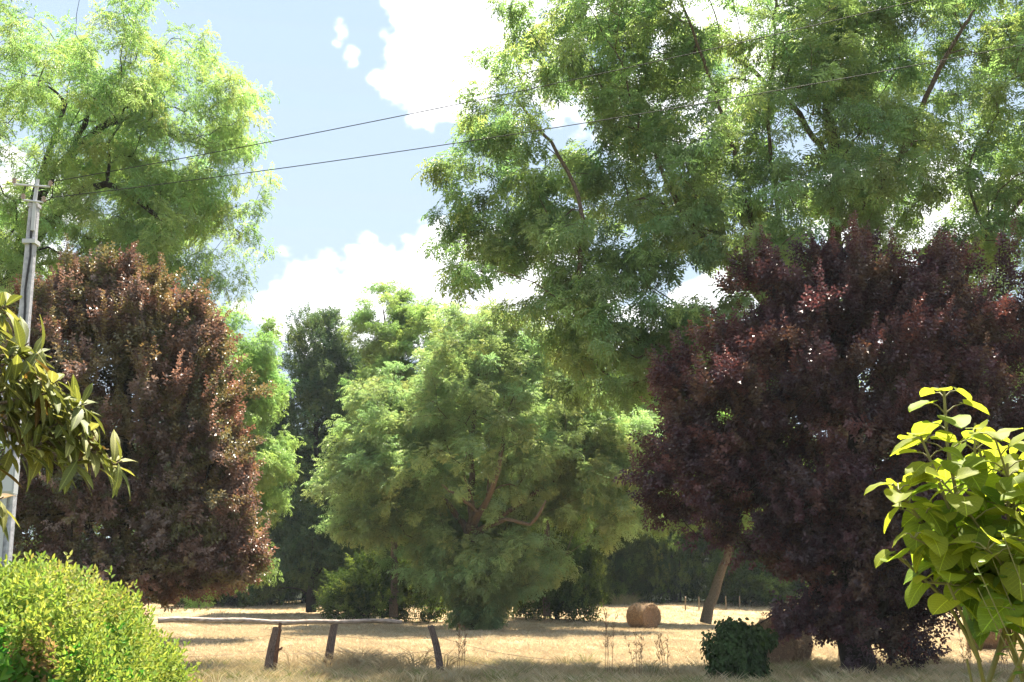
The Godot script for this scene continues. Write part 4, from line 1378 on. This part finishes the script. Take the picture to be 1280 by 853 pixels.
	var lm := [broadleaf(Color(0.32, 0.36, 0.12), lt, 0.8, 0.58), broadleaf(Color(0.45, 0.46, 0.18), lt, 0.9, 0.6), broadleaf(Color(0.22, 0.26, 0.09), lt, 0.7, 0.55), broadleaf(Color(0.28, 0.17, 0.06), lt, 0.5, 0.45)]
	var lo := thing("loquat_tree", "branch ends of a tree with long glossy leaves, left edge", "tree", Vector3(-4.15, rise(-4.15, -7.1), -7.1))
	var lorg := lo.position
	var ls := Shape.new()
	var limbs := [
		[[Vector3(-4.15, -0.05, -7.1), Vector3(-4.1, 1.2, -7.1), Vector3(-3.95, 2.3, -7.05), Vector3(-3.8, 3.4, -7.0)], 0.075, 0.03],
		[[Vector3(-3.98, 2.2, -7.05), Vector3(-3.5, 2.82, -7.0), Vector3(-3.1, 2.93, -6.95), Vector3(-2.82, 2.88, -6.9), Vector3(-2.62, 2.79, -6.9), Vector3(-2.42, 2.80, -6.9)], 0.034, 0.009],
		[[Vector3(-3.85, 2.9, -7.0), Vector3(-3.45, 3.25, -6.95), Vector3(-3.15, 3.35, -6.9), Vector3(-2.9, 3.36, -6.9)], 0.028, 0.008],
		[[Vector3(-3.8, 3.3, -7.0), Vector3(-3.5, 3.6, -6.95), Vector3(-3.2, 3.66, -6.95)], 0.025, 0.008],
		[[Vector3(-3.3, 2.9, -6.98), Vector3(-3.05, 3.06, -6.85), Vector3(-2.78, 3.10, -6.8)], 0.014, 0.007],
		[[Vector3(-2.9, 2.9, -6.9), Vector3(-2.75, 3.0, -6.95), Vector3(-2.55, 2.98, -7.0)], 0.011, 0.006],
		[[Vector3(-3.6, 2.65, -7.0), Vector3(-3.25, 2.62, -6.85), Vector3(-3.05, 2.52, -6.8)], 0.014, 0.007]]
	for L in limbs:
		var cu := Curve3D.new()
		for k in L[0].size():
			var t: Vector3 = (L[0][mini(k + 1, L[0].size() - 1)] - L[0][maxi(k - 1, 0)]) / 6.0
			cu.add_point(L[0][k] - lorg, -t, t)
		var total := cu.get_baked_length()
		var pp := PackedVector3Array()
		var rr := PackedFloat32Array()
		for k in 17:
			pp.append(cu.sample_baked(total * k / 16.0) + ball() * 0.006)
			rr.append(lerpf(L[1], L[2], k / 16.0))
		ls.tube(pp, rr, 8, true, 0.06, rng)
	var along_limbs := ls.v.duplicate()
	var tips := [[-2.42, 2.80, 1.0], [-2.55, 2.98, 0.2], [-2.78, 3.10, 0.1], [-2.9, 3.36, 0.4], [-3.2, 3.66, 0.0], [-3.05, 2.52, 0.2], [-2.72, 2.82, 0.0], [-3.08, 3.36, -0.2], [-3.05, 3.08, 0.0], [-3.3, 3.45, 0.2], [-2.95, 2.95, 0.0], [-3.4, 3.0, 0.0], [-3.6, 3.5, 0.0], [-2.66, 3.05, 0.3], [-3.12, 3.55, 0.2], [-3.16, 3.22, 0.3], [-2.9, 3.2, 0.0], [-2.5, 2.72, 0.5], [-2.62, 2.88, 0.0], [-2.8, 2.98, 0.3], [-2.75, 3.22, 0.2], [-2.98, 3.46, 0.1], [-3.0, 2.7, 0.4], [-2.85, 3.05, 0.6], [-2.36, 2.74, 0.7], [-2.48, 2.88, 0.4], [-2.7, 2.92, 0.8], [-2.92, 2.84, 0.8], [-2.66, 3.18, 0.2], [-3.1, 3.7, 0.0], [-2.84, 3.38, 0.5]]
	for k in 9:
		var fx := rng.randf()
		tips.append([lerpf(-3.25, -2.45, fx), rng.randf_range(2.72, lerpf(3.72, 3.02, fx)), rng.randf_range(0.0, 0.8)])
	for k in tips.size():
		var p := Vector3(tips[k][0], tips[k][1], -6.9 + 0.15 * sin(k * 2.3)) - lorg
		var axis := Vector3(0.7, 0.5 - tips[k][2] * 0.4, 0.25 * sin(k * 1.9)).normalized()
		var n := 11 + k % 4
		# a green twig from the nearest limb carries the whorl
		var from := along_limbs[0]
		for q in along_limbs:
			if q.distance_squared_to(p) < from.distance_squared_to(p):
				from = q
		ls.tube(PackedVector3Array([from, from.lerp(p, 0.5) - Vector3(0, 0.03, 0), p - axis * 0.05, p + axis * 0.02]), PackedFloat32Array([0.008, 0.007, 0.006, 0.004]), 6, true)
		for j in n:
			var an := j * 2.4 + k
			var u := axis.cross(Vector3.UP).normalized()
			var w := axis.cross(u)
			var o := (axis * rng.randf_range(0.1, 0.9) + u * cos(an) + w * sin(an) + Vector3(0, -0.12, 0)).normalized()
			var pick := 3 if (j + k * 3) % 17 == 0 else rng.randi() % 3
			var li := part("leaf", ll[rng.randi() % 3], lm[pick], lo)
			li.transform = Transform3D(frame(o, Vector3(0, 1, 0) + axis * 0.5 + ball() * 0.2, rng.randf_range(0.15, 0.26)), p - axis * (0.01 * j))
	part("branch", ls.mesh(), M.bark_loquat, lo)


func build_grass() -> void:
	var stub := tuft(9, 0.17, 0.16, 0.9)
	var tall := tuft(16, 0.46, 0.13, 0.55)
	var plume := tuft(26, 0.75, 0.16, 0.8)
	var straw := [Color(0.50, 0.415, 0.295), Color(0.43, 0.345, 0.235), Color(0.56, 0.475, 0.35)]
	var dry := [Color(0.44, 0.36, 0.22), Color(0.36, 0.29, 0.165), Color(0.50, 0.42, 0.28), Color(0.40, 0.33, 0.20), Color(0.20, 0.22, 0.08)]
	sow("stubble", "short cut straw over the whole field", stub, M.straw, 42000, func() -> Vector3:
		var z := -lerpf(29.0, 88.0, pow(rng.randf(), 1.25))
		return Vector3(rng.randf_range(-0.52, 0.52) * -z, 0, z), straw, 0.6, 1.3)
	sow("grass", "rough half-dry grass along the fence line", tall, M.straw, 9000, func() -> Vector3:
		var z := -lerpf(22.5, 32.0, pow(rng.randf(), 1.1))
		var x := rng.randf_range(-0.55, 0.55) * -z
		if broad.get_noise_2d(x * 12.0, z * 12.0) < -0.12 + smoothstep(-28.0, -32.0, z) * 0.5:
			return Vector3.INF
		return Vector3(x, 0, z), dry, 0.35, 0.95)
	sow("grass", "pale arching dead grass round the posts", plume, M.straw, 110, func() -> Vector3:
		return Vector3(rng.randfn(-3.6, 0.75), 0, rng.randfn(-28.2, 0.7)), [Color(0.42, 0.34, 0.21), Color(0.36, 0.28, 0.16)], 0.5, 1.15)
	sow("grass", "pale seeding grass at the far edge of the field", plume, M.straw, 2600, func() -> Vector3:
		var z := rng.randf_range(-93.0, -85.5)
		var x := rng.randf_range(-42.0, 44.0)
		if broad.get_noise_2d(x * 5.0, 40.0) < -0.1:
			return Vector3.INF
		return Vector3(x, 0, z), [Color(0.32, 0.28, 0.13), Color(0.20, 0.23, 0.08), Color(0.38, 0.32, 0.18)], 0.7, 1.5)
	sow("grass", "mown garden grass behind the hedge", stub, M.straw, 7000, func() -> Vector3:
		var z := -lerpf(3.0, 23.0, sqrt(rng.randf()))
		return Vector3(rng.randf_range(-0.6, 0.6) * -z - 0.5, 0, z), [Color(0.12, 0.17, 0.045), Color(0.20, 0.19, 0.07)], 0.4, 0.8)
